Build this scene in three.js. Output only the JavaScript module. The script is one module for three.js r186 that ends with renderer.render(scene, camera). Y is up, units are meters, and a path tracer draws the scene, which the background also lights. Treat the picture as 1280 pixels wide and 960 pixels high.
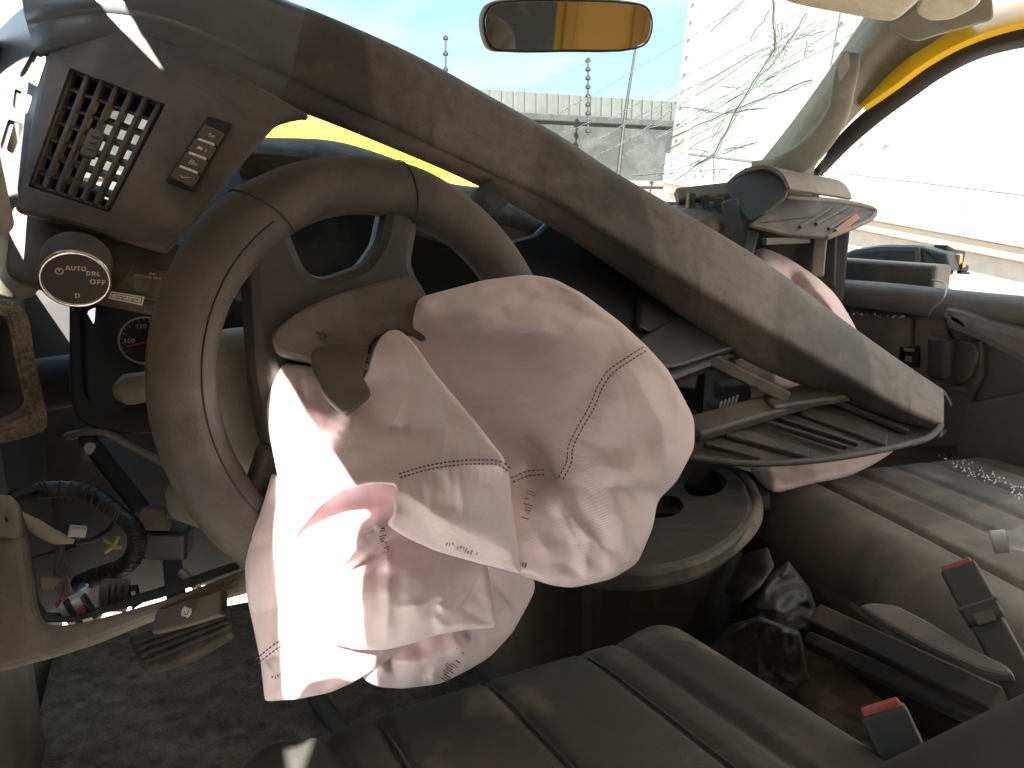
import * as THREE from 'three';
import { mergeGeometries } from 'three/addons/utils/BufferGeometryUtils.js';

// ---------------------------------------------------------------- camera, sky, sun, exposure
const V = (x, y, z) => new THREE.Vector3(x, y, z);
const R = THREE.MathUtils.degToRad;
const scene = new THREE.Scene();
const FOCAL = 967;                                  // focal length in photograph pixels (1280 x 960)
const EYE = V(0, 1.6, 0);
const camera = new THREE.PerspectiveCamera(2 * THREE.MathUtils.radToDeg(Math.atan(480 / FOCAL)), 4 / 3, 0.02, 300);
camera.position.copy(EYE);
camera.rotation.order = 'YXZ';
camera.rotation.set(R(-12.6), R(-24), 0);
camera.updateMatrixWorld(true);
const renderer = new THREE.WebGLRenderer({ antialias: true });
renderer.toneMapping = THREE.LinearToneMapping;
renderer.toneMappingExposure = 24;
renderer.shadowMap.enabled = true;

const SUN = V(-0.28, 0.60, 0.75).normalize();
const sun = new THREE.DirectionalLight(new THREE.Color(1, 0.94, 0.85), 2.3);
sun.position.copy(EYE).addScaledVector(SUN, 20);
sun.target.position.copy(EYE); scene.add(sun.target);
sun.castShadow = true; sun.shadow.mapSize.set(2048, 2048);
Object.assign(sun.shadow.camera, { left: -8, right: 8, top: 8, bottom: -8, near: 0.5, far: 60 });
scene.add(sun);

// ---------------------------------------------------------------- noise
let seed = 7;
const rnd = () => { seed = (seed * 1664525 + 1013904223) >>> 0; return seed / 4294967296; };
const rr = (a, b) => a + (b - a) * rnd();
const PERM = new Uint8Array(512); { const p = [...Array(256).keys()]; for (let i = 255; i > 0; i--) { const j = Math.floor(rnd() * (i + 1)); [p[i], p[j]] = [p[j], p[i]]; } for (let i = 0; i < 512; i++) PERM[i] = p[i & 255]; }
const fade = (t) => t * t * t * (t * (t * 6 - 15) + 10);
function vnoise(x, y, per = 256) {                   // tileable value noise, 0..1
  const xi = Math.floor(x), yi = Math.floor(y), fx = fade(x - xi), fy = fade(y - yi);
  const m = (n) => ((n % per) + per) % per, h = (a, b) => PERM[PERM[m(a) & 255] + (m(b) & 255)] / 255;
  const a = h(xi, yi), b = h(xi + 1, yi), c = h(xi, yi + 1), d = h(xi + 1, yi + 1);
  return a + (b - a) * fx + (c - a) * fy + (a - b - c + d) * fx * fy;
}
function fbm(x, y, oct = 5, per = 8, gain = 0.5) { let s = 0, a = 1, t = 0, f = 1; for (let i = 0; i < oct; i++) { s += a * vnoise(x * f + i * 17, y * f + i * 31, per * f); t += a; a *= gain; f *= 2; } return s / t; }
const sstep = (a, b, x) => { const t = Math.min(1, Math.max(0, (x - a) / (b - a))); return t * t * (3 - 2 * t); };

{ // sky: pale blue with thin high cloud
  const W = 1024, H = 512, data = new Float32Array(W * H * 4);
  for (let j = 0; j < H; j++) for (let i = 0; i < W; i++) {
    const el = (j / (H - 1) - 0.5) * 180, t = Math.max(0, Math.sin(R(el)));
    const hz = Math.pow(1 - t, 3);
    let c = [0.032 + 0.044 * hz, 0.064 + 0.048 * hz, 0.102 + 0.034 * hz];
    const wx = fbm(i / 64, j / 32, 3, 16), cl = sstep(0.46, 0.80, fbm(i / 128 + wx * 1.6, j / 22 + wx, 6, 8)) * sstep(-2, 6, el) * 0.85;
    c = c.map((v, k) => v + ([0.15, 0.155, 0.16][k] - v) * cl);
    if (el < 0) { const g = sstep(0, -6, el); c = c.map((v, k) => v + ([0.25, 0.23, 0.2][k] - v) * g); }
    data.set([c[0], c[1], c[2], 1], (j * W + i) * 4);
  }
  const sky = new THREE.DataTexture(data, W, H, THREE.RGBAFormat, THREE.FloatType);
  sky.mapping = THREE.EquirectangularReflectionMapping; sky.magFilter = sky.minFilter = THREE.LinearFilter; sky.needsUpdate = true;
  scene.background = sky; scene.environment = sky;
}

// ---------------------------------------------------------------- placing helpers
const at = (px, py, d) => V((px - 640) / FOCAL * d, (480 - py) / FOCAL * d, -d).applyMatrix4(camera.matrixWorld);
const rayDir = (px, py) => at(px, py, 1).sub(EYE);
const hit = (px, py, o, n) => { const r = rayDir(px, py); return r.multiplyScalar(o.clone().sub(EYE).dot(n) / r.dot(n)).add(EYE); };
const hitX = (px, py, x) => hit(px, py, V(x, 0, 0), V(1, 0, 0));
const hitY = (px, py, y) => hit(px, py, V(0, y, 0), V(0, 1, 0));
function frame(o, n, up = V(0, 1, 0)) {              // plane with 2-D axes; n points to the viewer's side
  n = n.clone().normalize();
  const u = up.clone().cross(n).normalize(), v = n.clone().cross(u);
  const m = new THREE.Matrix4().makeBasis(u, v, n).setPosition(o);
  return {
    o, n, u, v, m,
    to2(px, py, h = 0) { const q = hit(px, py, o.clone().addScaledVector(n, h), n).sub(o); return new THREE.Vector2(q.dot(u), q.dot(v)); },
    w(a, b, h = 0) { return V(a, b, h).applyMatrix4(m); },
    px(px, py, h = 0) { return hit(px, py, o.clone().addScaledVector(n, h), n); },
  };
}
function frame3(a, b, c) {                           // plane through three pixel+depth points, facing the camera
  const A = at(...a), B = at(...b), C = at(...c); const n = B.clone().sub(A).cross(C.clone().sub(A)).normalize();
  if (n.dot(EYE.clone().sub(A)) < 0) n.negate();
  return frame(A, n);
}
function roundPoly(pts, r) {                         // pts Vector2; rounds every corner
  const out = [], n = pts.length;
  for (let i = 0; i < n; i++) {
    const p = pts[i], a = pts[(i + n - 1) % n], b = pts[(i + 1) % n];
    const ra = Math.min(r, p.distanceTo(a) * 0.45), rb = Math.min(r, p.distanceTo(b) * 0.45);
    const A = p.clone().lerp(a, ra / p.distanceTo(a)), B = p.clone().lerp(b, rb / p.distanceTo(b));
    for (let k = 0; k <= 5; k++) { const t = k / 5; out.push(A.clone().multiplyScalar((1 - t) ** 2).addScaledVector(p, 2 * t * (1 - t)).addScaledVector(B, t * t)); }
  }
  return out;
}
function plate(F, poly, { t = 0.01, h = 0, bevel = 0.002, holes = [], r = 0, curve = 0 } = {}) {
  const conv = (pl, rad) => { let q = pl.map((p) => F.to2(p[0], p[1], h + t)); if (curve) q = new THREE.CatmullRomCurve3(q.map((p) => V(p.x, p.y, 0)), true, 'centripetal').getPoints(q.length * curve).slice(0, -1).map((p) => new THREE.Vector2(p.x, p.y)); return rad ? roundPoly(q, rad) : q; };
  const s = new THREE.Shape(conv(poly, r));
  for (const hl of holes) s.holes.push(new THREE.Path(conv(hl, r)));
  const b = Math.min(bevel, t * 0.45);
  const g = new THREE.ExtrudeGeometry(s, { depth: Math.max(1e-4, t - 2 * b), bevelEnabled: b > 0, bevelThickness: b, bevelSize: b, bevelOffset: -b, bevelSegments: 2, steps: 1, curveSegments: 8 });
  g.translate(0, 0, h + b); g.applyMatrix4(F.m); return g;
}
function loft(rows, closed = false, t = 0) {         // rows of Vector3 -> smooth sheet, thickness t (solid) along the normals; uv in metres along and across
  if (closed) rows = rows.map((r) => [...r, r[0]]);
  const n = rows.length, m = rows[0].length, pos = [], idx = [], uv = [], mid = rows[n >> 1], cv = [0], cu = [0];
  for (let j = 1; j < m; j++) cv.push(cv[j - 1] + mid[j].distanceTo(mid[j - 1]));
  for (let i = 1; i < n; i++) cu.push(cu[i - 1] + rows[i][m >> 1].distanceTo(rows[i - 1][m >> 1]));
  for (let i = 0; i < n; i++) for (let j = 0; j < m; j++) { const p = rows[i][j]; pos.push(p.x, p.y, p.z); uv.push(cu[i], cv[j]); }
  for (let i = 0; i < n - 1; i++) for (let j = 0; j < m - 1; j++) { const a = i * m + j, b = a + 1, c = a + m, d = b + m; idx.push(a, c, b, b, c, d); }
  const make = (P, U, I) => { const g = new THREE.BufferGeometry(); g.setAttribute('position', new THREE.Float32BufferAttribute(P, 3)); g.setAttribute('uv', new THREE.Float32BufferAttribute(U, 2)); g.setIndex(I); g.userData.ownUV = true; return g; };
  const g = make(pos, uv, idx); g.computeVertexNormals();
  const done = (q, deg) => { const f = q.toNonIndexed(); f.userData.ownUV = true; return smoothBy(f, deg); };
  if (!t) return closed ? done(g, 80) : g;
  const N = g.attributes.normal, k = n * m, p2 = pos.slice();
  for (let i = 0; i < k; i++) p2.push(pos[i * 3] - N.getX(i) * t, pos[i * 3 + 1] - N.getY(i) * t, pos[i * 3 + 2] - N.getZ(i) * t);
  const id2 = idx.slice(); for (let i = 0; i < idx.length; i += 3) id2.push(idx[i] + k, idx[i + 2] + k, idx[i + 1] + k);
  const edge = (a, b) => id2.push(a, b, a + k, b, b + k, a + k);
  if (!closed) for (let i = 0; i < n - 1; i++) { edge(i * m, (i + 1) * m); edge((i + 1) * m + m - 1, i * m + m - 1); }
  for (let j = 0; j < m - 1; j++) { edge(j + 1, j); edge((n - 1) * m + j, (n - 1) * m + j + 1); }
  return done(make(p2, [...uv, ...uv], id2), 50);
}
function smoothBy(g, deg) {                          // creased normals on a non-indexed geometry
  g.computeVertexNormals(); const P = g.attributes.position, N = g.attributes.normal, map = new Map(), c = Math.cos(R(deg));
  const fn = []; for (let i = 0; i < P.count; i++) fn.push(V(N.getX(i), N.getY(i), N.getZ(i)));
  for (let i = 0; i < P.count; i++) { const k = `${Math.round(P.getX(i) * 2e5)},${Math.round(P.getY(i) * 2e5)},${Math.round(P.getZ(i) * 2e5)}`; if (!map.has(k)) map.set(k, []); map.get(k).push(i); }
  for (const l of map.values()) for (const i of l) { const s = V(0, 0, 0); for (const j of l) if (fn[i].dot(fn[j]) > c) s.add(fn[j]); s.normalize(); N.setXYZ(i, s.x, s.y, s.z); }
  return g;
}
const crv = (pts, closed = false) => new THREE.CatmullRomCurve3(pts, closed, 'centripetal');
const tube = (pts, r, n = 0, seg = 8, closed = false) => {
  const g = new THREE.TubeGeometry(crv(pts, closed), n || pts.length * 6, r, seg, closed);
  if (closed) return g;
  const a = pts[0], b = pts[pts.length - 1], c1 = new THREE.SphereGeometry(r, seg, 6).translate(a.x, a.y, a.z), c2 = new THREE.SphereGeometry(r, seg, 6).translate(b.x, b.y, b.z);
  return merge([g, c1, c2]);
};
function tapered(pts, radii, n = 24, seg = 12) {     // tube with varying radius and round ends
  const c = crv(pts), fr = c.computeFrenetFrames(n, false), rows = [];
  for (let i = 0; i <= n; i++) {
    const t = i / n, p = c.getPoint(t), k = t * (radii.length - 1), a = Math.floor(k), rad = radii[a] + (radii[Math.min(a + 1, radii.length - 1)] - radii[a]) * (k - a);
    rows.push([...Array(seg).keys()].map((j) => p.clone().addScaledVector(fr.normals[i], Math.cos(j / seg * 6.2832) * rad).addScaledVector(fr.binormals[i], Math.sin(j / seg * 6.2832) * rad)));
  }
  const cap = (row, p) => row.map(() => p.clone());
  rows.unshift(cap(rows[0], c.getPoint(0))); rows.push(cap(rows[n + 1], c.getPoint(1)));
  return loft(rows, true);
}
function soft(w, h, d, r, n = 4, nx = 1, ny = 1, nz = 1) {   // rounded box with fine faces
  const g = new THREE.BoxGeometry(1, 1, 1, n * 2 + nx, n * 2 + ny, n * 2 + nz), P = g.attributes.position, N = g.attributes.normal;
  const map = (t, s, k) => { const i = Math.round((t + 0.5) * (n * 2 + k)); const inner = s / 2 - r; if (i <= n) return -inner - r * (n - i) / n; if (i >= n + k) return inner + r * (i - n - k) / n; return -inner + 2 * inner * (i - n) / k; };
  for (let i = 0; i < P.count; i++) {
    const p = V(map(P.getX(i), w, nx), map(P.getY(i), h, ny), map(P.getZ(i), d, nz));
    const c = V(Math.max(-w / 2 + r, Math.min(w / 2 - r, p.x)), Math.max(-h / 2 + r, Math.min(h / 2 - r, p.y)), Math.max(-d / 2 + r, Math.min(d / 2 - r, p.z)));
    const q = p.clone().sub(c); const L = q.length(); if (L > 1e-7) { q.normalize(); N.setXYZ(i, q.x, q.y, q.z); q.multiplyScalar(r); }
    P.setXYZ(i, c.x + q.x, c.y + q.y, c.z + q.z);
  }
  return g;
}
function bar(a, b, w, t, n, r = 0.0015) {            // rounded bar from a to b, width w, thickness t along n
  const x = b.clone().sub(a), L = x.length(); x.normalize(); const z = n.clone().addScaledVector(x, -n.dot(x)).normalize(), y = z.clone().cross(x);
  const g = soft(L, w, t, Math.min(r, w * 0.45, t * 0.45), 2);
  return g.applyMatrix4(new THREE.Matrix4().makeBasis(x, y, z).setPosition(a.clone().add(b).multiplyScalar(0.5)));
}
function boxAt(c, w, h, d, r, turn = [0, 0, 0], n = 3) { return soft(w, h, d, r, n).applyMatrix4(new THREE.Matrix4().makeRotationFromEuler(new THREE.Euler(R(turn[0]), R(turn[1]), R(turn[2]), 'YXZ')).setPosition(c)); }
function cyl(a, b, r1, r2, seg = 24, bev = 0.0015) { // bevelled cylinder from a to b
  const ax = b.clone().sub(a), L = ax.length(), g = new THREE.LatheGeometry([[0, 0], [r1 - bev, 0], [r1, bev], [r2, L - bev], [r2 - bev, L], [0, L]].map((p) => new THREE.Vector2(...p)), seg);
  const s = smoothBy(g.toNonIndexed(), 40);
  return s.applyQuaternion(new THREE.Quaternion().setFromUnitVectors(V(0, 1, 0), ax.normalize())).translate(a.x, a.y, a.z);
}
function merge(list) {
  list = list.map((g0) => { const own = g0.userData.ownUV, g = g0.index ? g0.toNonIndexed() : g0.clone(); for (const k of Object.keys(g.attributes)) if (k !== 'position' && k !== 'normal' && !(own && k === 'uv')) g.deleteAttribute(k); g.morphAttributes = {}; if (!own) boxUV(g); return g; });
  const out = list.length > 1 ? mergeGeometries(list) : list[0]; out.userData.ownUV = true; return out;
}
function boxUV(g) {
  const P = g.attributes.position, N = g.attributes.normal, uv = new Float32Array(P.count * 2);
  for (let i = 0; i < P.count; i += 3) {             // one projection for each triangle
    const n = V(0, 0, 0); for (let k = 0; k < 3; k++) n.add(V(N.getX(i + k), N.getY(i + k), N.getZ(i + k)));
    const ax = Math.abs(n.x), ay = Math.abs(n.y), az = Math.abs(n.z);
    for (let k = i; k < i + 3; k++) { const x = P.getX(k), y = P.getY(k), z = P.getZ(k); const q = ax > ay && ax > az ? [z, y] : ay > az ? [x, z] : [x, y]; uv[k * 2] = q[0]; uv[k * 2 + 1] = q[1]; }
  }
  g.setAttribute('uv', new THREE.BufferAttribute(uv, 2));
}

function planarUV(g, n) {                            // one flat projection along n, in metres
  const F = frame(V(0, 0, 0), n, Math.abs(n.y) > 0.9 ? V(0, 0, -1) : V(0, 1, 0)), P = g.attributes.position, uv = [];
  for (let i = 0; i < P.count; i++) { const p = V(P.getX(i), P.getY(i), P.getZ(i)); uv.push(p.dot(F.u), p.dot(F.v)); }
  g.setAttribute('uv', new THREE.Float32BufferAttribute(uv, 2)); g.userData.ownUV = true; return g;
}

// ---------------------------------------------------------------- things and parts
const taken = {}, baseOf = new WeakMap();
const numbered = (n) => { taken[n] = (taken[n] ?? -1) + 1; return taken[n] ? `${n}_${String(taken[n]).padStart(3, '0')}` : n; };
function thing(name, label, category, base, group) {
  const o = new THREE.Group(); o.name = numbered(name); o.position.copy(base); o.userData = { label, category }; if (group) o.userData.group = group;
  baseOf.set(o, base.clone()); scene.add(o); return o;
}
function obj(name, geos, mat, parent = scene, keepUV = false) {
  const list = Array.isArray(geos) ? geos : [geos];
  const g = keepUV ? list[0] : merge(list);
  const b = baseOf.get(parent) || V(0, 0, 0); g.translate(-b.x, -b.y, -b.z);
  const m = new THREE.Mesh(g, mat); m.name = parent === scene ? numbered(name) : name; m.castShadow = m.receiveShadow = true; baseOf.set(m, b); parent.add(m); return m;
}
function structure(name, geos, mat) { const m = obj(name, geos, mat); m.userData.kind = 'structure'; return m; }
function single(name, geos, mat, label, category, group) { const m = obj(name, geos, mat); m.userData = { label, category }; if (group) m.userData.group = group; return m; }

// ---------------------------------------------------------------- textures and materials
function tex(size, metres, fn, srgb = true) {
  const d = new Uint8Array(size * size * 4);
  for (let j = 0; j < size; j++) for (let i = 0; i < size; i++) {
    let c = fn(i / size, j / size); if (!Array.isArray(c)) c = [c, c, c];
    for (let k = 0; k < 3; k++) { let v = Math.max(0, Math.min(1, c[k])); if (srgb) v = v <= 0.0031308 ? v * 12.92 : 1.055 * v ** (1 / 2.4) - 0.055; d[(j * size + i) * 4 + k] = v * 255; }
    d[(j * size + i) * 4 + 3] = 255;
  }
  const t = new THREE.DataTexture(d, size, size); t.wrapS = t.wrapT = THREE.RepeatWrapping; t.magFilter = THREE.LinearFilter; t.minFilter = THREE.LinearMipmapLinearFilter; t.generateMipmaps = true;
  if (srgb) t.colorSpace = THREE.SRGBColorSpace; t.repeat.set(1 / metres, 1 / metres); t.needsUpdate = true; return t;
}
const mix = (a, b, t) => a.map((v, i) => v + (b[i] - v) * t);
// dust lying in wiped patches on plastic
function dusty(clean, dust, { lo = 0.42, hi = 0.6, metres = 0.6, warp = 1.2, sx = 3, sy = 3, grain = 0.12, size = 256, most = 1 } = {}) {
  return tex(size, metres, (u, v) => {
    const w = fbm(u * 4, v * 4, 4, 4), w2 = fbm(u * 4 + 9, v * 4 + 3, 4, 4);
    const m = sstep(lo, hi, fbm(u * sx + w * warp, v * sy + w2 * warp, 5, Math.max(sx, sy) | 0, 0.55)) * most;
    const g = 1 + grain * (vnoise(u * 256, v * 256, 256) - 0.5) + grain * (fbm(u * 32, v * 32, 3, 32) - 0.5) * 2;
    return mix(clean, dust, m).map((c) => c * g);
  });
}
const grainBump = tex(512, 0.05, (u, v) => { const a = vnoise(u * 48, v * 48, 48), b = vnoise(u * 96 + 5, v * 96, 96); return 0.5 + 0.5 * (Math.abs(a - 0.5) * 1.2 + Math.abs(b - 0.5) * 0.6 - 0.3); }, false);
const weaveBump = tex(256, 0.012, (u, v) => { const a = Math.sin((u + v) * Math.PI * 2 * 8) * 0.5 + 0.5, b = Math.sin((u - v) * Math.PI * 2 * 24) * 0.5 + 0.5; return 0.6 * a + 0.3 * b; }, false);
const carpetBump = tex(512, 0.12, (u, v) => 0.6 * vnoise(u * 128, v * 128, 128) + 0.4 * vnoise(u * 64, v * 64, 64), false);
const std = (o) => new THREE.MeshStandardMaterial({ roughness: 0.7, ...o, color: o.color ? new THREE.Color().setRGB(...o.color) : 0xffffff });
const phys = (o) => new THREE.MeshPhysicalMaterial({ ...o, color: o.color ? new THREE.Color().setRGB(...o.color) : 0xffffff });
const DUST = [0.215, 0.165, 0.125];
const M = {
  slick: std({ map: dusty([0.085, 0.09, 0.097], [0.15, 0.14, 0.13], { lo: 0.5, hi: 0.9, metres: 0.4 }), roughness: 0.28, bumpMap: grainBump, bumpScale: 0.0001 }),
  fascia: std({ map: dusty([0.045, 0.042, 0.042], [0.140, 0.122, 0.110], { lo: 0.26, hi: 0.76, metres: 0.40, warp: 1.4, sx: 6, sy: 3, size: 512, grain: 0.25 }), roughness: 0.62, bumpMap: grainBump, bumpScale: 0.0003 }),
  ventface: std({ map: dusty([0.066, 0.057, 0.050], [0.135, 0.113, 0.096], { lo: 0.35, hi: 0.65, metres: 0.35 }), roughness: 0.62, bumpMap: grainBump, bumpScale: 0.0002 }),
  under: std({ map: dusty([0.045, 0.042, 0.042], [0.10, 0.086, 0.072], { lo: 0.42, hi: 0.75, metres: 0.2 }), roughness: 0.6 }),
  leather: std({ map: dusty([0.040, 0.036, 0.033], [0.090, 0.076, 0.065], { lo: 0.3, hi: 0.7, metres: 0.3 }), roughness: 0.62, bumpMap: grainBump, bumpScale: 0.0004 }),
  hub: std({ map: dusty([0.02, 0.019, 0.018], [0.042, 0.037, 0.032], { lo: 0.35, hi: 0.7, metres: 0.3 }), roughness: 0.55, bumpMap: grainBump, bumpScale: 0.0002 }),
  cover: std({ map: dusty([0.068, 0.059, 0.052], [0.115, 0.097, 0.083], { lo: 0.3, hi: 0.7, metres: 0.25 }), roughness: 0.62, bumpMap: grainBump, bumpScale: 0.0007 }),
  black: std({ map: dusty([0.016, 0.016, 0.016], [0.05, 0.044, 0.037], { lo: 0.5, hi: 0.8, metres: 0.4 }), roughness: 0.75 }),
  navy: std({ map: dusty([0.014, 0.016, 0.02], [0.04, 0.036, 0.032], { lo: 0.5, hi: 0.8, metres: 0.4 }), roughness: 0.5 }),
  slate: std({ map: dusty([0.05, 0.058, 0.062], [0.12, 0.11, 0.095], { lo: 0.45, hi: 0.75, metres: 0.3 }), roughness: 0.6, bumpMap: grainBump, bumpScale: 0.0002 }),
  greydash: std({ map: dusty([0.16, 0.14, 0.115], [0.25, 0.21, 0.165], { lo: 0.35, hi: 0.7, metres: 0.3 }), roughness: 0.7, bumpMap: grainBump, bumpScale: 0.0003 }),
  column: std({ map: dusty([0.22, 0.21, 0.185], [0.30, 0.265, 0.22], { lo: 0.4, hi: 0.7, metres: 0.3 }), roughness: 0.6, bumpMap: grainBump, bumpScale: 0.0002 }),
  door: std({ map: dusty([0.12, 0.115, 0.104], [0.19, 0.168, 0.14], { lo: 0.45, hi: 0.75, metres: 0.5 }), roughness: 0.62, bumpMap: grainBump, bumpScale: 0.0002 }),
  doordark: std({ map: dusty([0.10, 0.096, 0.088], [0.165, 0.146, 0.122], { lo: 0.45, hi: 0.75, metres: 0.5 }), roughness: 0.6 }),
  pillar: std({ map: dusty([0.20, 0.19, 0.145], [0.25, 0.225, 0.17], { lo: 0.35, hi: 0.7, metres: 0.4 }), roughness: 0.75, bumpMap: grainBump, bumpScale: 0.0003 }),
  headliner: std({ map: dusty([0.44, 0.39, 0.31], [0.54, 0.48, 0.39], { lo: 0.35, hi: 0.7, metres: 0.4 }), roughness: 0.95, bumpMap: carpetBump, bumpScale: 0.0006 }),
  yellow: phys({ color: [0.85, 0.5, 0.004], roughness: 0.35, clearcoat: 0.6, clearcoatRoughness: 0.15 }),
  airbag: std({ map: tex(512, 0.35, (u, v) => { const n = fbm(u * 4, v * 4, 5, 4); return mix([0.76, 0.615, 0.635], [0.82, 0.695, 0.715], n).map((c) => c * (1 + 0.05 * (vnoise(u * 256, v * 256, 256) - 0.5))); }), roughness: 0.62, bumpMap: weaveBump, bumpScale: 0.0004 }),
  airbagpink: std({ map: tex(512, 0.35, (u, v) => { const n = fbm(u * 4, v * 4, 5, 4); return mix([0.72, 0.53, 0.50], [0.80, 0.64, 0.61], n); }), roughness: 0.65, bumpMap: weaveBump, bumpScale: 0.0004 }),
  thread: std({ color: [0.16, 0.055, 0.11], roughness: 0.7 }),
  ink: std({ color: [0.24, 0.17, 0.2], roughness: 0.8 }),
  seat: std({ map: dusty([0.055, 0.054, 0.049], [0.14, 0.120, 0.098], { lo: 0.5, hi: 0.72, metres: 0.5, warp: 2, size: 512 }), roughness: 0.66, bumpMap: grainBump, bumpScale: 0.0004 }),
  seatdusty: std({ map: dusty([0.12, 0.108, 0.094], [0.215, 0.186, 0.156], { lo: 0.3, hi: 0.65, metres: 0.5, warp: 2 }), roughness: 0.7, bumpMap: grainBump, bumpScale: 0.0004 }),
  carpet: std({ map: dusty([0.20, 0.168, 0.137], [0.31, 0.262, 0.213], { lo: 0.3, hi: 0.7, metres: 0.6, grain: 0.5 }), roughness: 1, bumpMap: carpetBump, bumpScale: 0.002 }),
  rubber: std({ map: dusty([0.07, 0.06, 0.05], [0.17, 0.14, 0.11], { lo: 0.35, hi: 0.7, metres: 0.15 }), roughness: 0.85 }),
  rubberblack: std({ color: [0.016, 0.015, 0.014], roughness: 0.65 }),
  foam: std({ map: dusty([0.14, 0.11, 0.065], [0.24, 0.19, 0.12], { metres: 0.1, grain: 0.5 }), roughness: 1, bumpMap: carpetBump, bumpScale: 0.002 }),
  chrome: std({ color: [0.75, 0.74, 0.7], metalness: 1, roughness: 0.22 }),
  metal: std({ color: [0.36, 0.34, 0.31], metalness: 0.8, roughness: 0.45 }),
  mirror: std({ color: [0.72, 0.74, 0.74], metalness: 1, roughness: 0.02 }),
  glass: phys({ color: [0.52, 0.57, 0.565], transmission: 1, thickness: 0, roughness: 0, ior: 1.5 }),
  clear: phys({ color: [0.97, 0.97, 0.97], transmission: 0.85, thickness: 0, roughness: 0.25, ior: 1.45 }),
  crack: phys({ color: [0.95, 0.97, 0.96], roughness: 1, transmission: 0.55, thickness: 0 }),
  crackdark: std({ color: [0.22, 0.25, 0.2], roughness: 0.4 }),
  trailer: std({ map: dusty([0.27, 0.268, 0.258], [0.23, 0.22, 0.20], { lo: 0.5, hi: 0.9, metres: 3, warp: 2, grain: 0.04 }), roughness: 0.5 }),
  trailerrail: std({ map: dusty([0.37, 0.362, 0.345], [0.29, 0.268, 0.235], { lo: 0.5, hi: 0.85, metres: 1, sx: 2, sy: 6 }), roughness: 0.5 }),
  tan: std({ color: [0.30, 0.245, 0.18], roughness: 0.8 }),
  skirt: std({ map: dusty([0.29, 0.26, 0.225], [0.235, 0.2, 0.17], { metres: 1 }), roughness: 0.8 }),
  concrete: std({ map: dusty([0.03, 0.03, 0.029], [0.048, 0.047, 0.045], { metres: 2.5, grain: 0.2 }), roughness: 0.95 }),
  sheet: std({ map: dusty([0.075, 0.075, 0.073], [0.06, 0.06, 0.059], { metres: 2.5 }), roughness: 0.6 }),
  ground: std({ map: dusty([0.46, 0.43, 0.385], [0.55, 0.515, 0.465], { metres: 4, grain: 0.3 }), roughness: 1 }),
  red: std({ color: [0.42, 0.10, 0.075], roughness: 0.45 }),
  buckle: std({ color: [0.055, 0.06, 0.058], roughness: 0.5 }),
  white: std({ color: [0.75, 0.74, 0.72], roughness: 0.5 }),
  blue: std({ color: [0.05, 0.16, 0.5], roughness: 0.5 }),
  cream: std({ color: [0.55, 0.47, 0.36], roughness: 0.7 }),
  tape: std({ map: dusty([0.02, 0.02, 0.021], [0.075, 0.068, 0.06], { lo: 0.5, hi: 0.8, metres: 0.05 }), roughness: 0.45 }),
  bag: std({ map: dusty([0.03, 0.033, 0.036], [0.08, 0.075, 0.068], { lo: 0.5, hi: 0.85, metres: 0.2 }), roughness: 0.6 }),
  green: std({ color: [0.2, 0.42, 0.16], roughness: 0.6 }),
};
function canvasTex(w, h, draw) { const c = document.createElement('canvas'); c.width = w; c.height = h; const g = c.getContext('2d'); draw(g, w, h); const t = new THREE.CanvasTexture(c); t.colorSpace = THREE.SRGBColorSpace; return t; }
function printQuad(a, b, c, d) {                     // corners: top-left, top-right, bottom-right, bottom-left
  const g = new THREE.BufferGeometry(); g.setAttribute('position', new THREE.Float32BufferAttribute([a, b, c, d].flatMap((p) => [p.x, p.y, p.z]), 3));
  g.setAttribute('uv', new THREE.Float32BufferAttribute([0, 1, 1, 1, 1, 0, 0, 0], 2)); g.setIndex([0, 3, 1, 1, 3, 2]); g.computeVertexNormals(); return g;
}

// ================================================================ THE SETTING OUTSIDE
const y0 = EYE.y;
structure('yard_ground', new THREE.PlaneGeometry(400, 400).rotateX(-Math.PI / 2), M.ground);
{ // perimeter wall: concrete below, ribbed sheet above
  const z = -13, w = thing('perimeter_wall', 'grey concrete yard wall with a pale ribbed sheet strip along its top', 'wall', V(4, 0, z));
  const yTop = hit(760, 122, V(0, 0, z), V(0, 0, 1)).y, yMid = hit(760, 152, V(0, 0, z), V(0, 0, 1)).y, yLow = hit(760, 188, V(0, 0, z), V(0, 0, 1)).y;
  obj('concrete_panel', boxAt(V(4, yMid / 2, z), 50, yMid, 0.2, 0.02), M.concrete, w);
  const ribs = []; for (let x = -12; x < 20; x += 0.22) ribs.push(boxAt(V(x, (yTop + yMid) / 2, z + 0.075), 0.09, yTop - yMid - 0.02, 0.05, 0.01, [0, 0, 0], 1));
  const s = obj('ribbed_sheet', boxAt(V(4, (yTop + yMid) / 2 + 0.002, z), 50, yTop - yMid, 0.1, 0.01), M.sheet, w);
  obj('ribs', ribs, M.sheet, s).userData.kind = 'stuff';
  obj('ledge', boxAt(V(4, yMid, z + 0.12), 50, 0.12, 0.12, 0.02), M.concrete, w);
  obj('ledge', boxAt(V(4, yLow - 0.6, z + 0.115), 50, 0.1, 0.1, 0.02), M.concrete, w);
}
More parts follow.
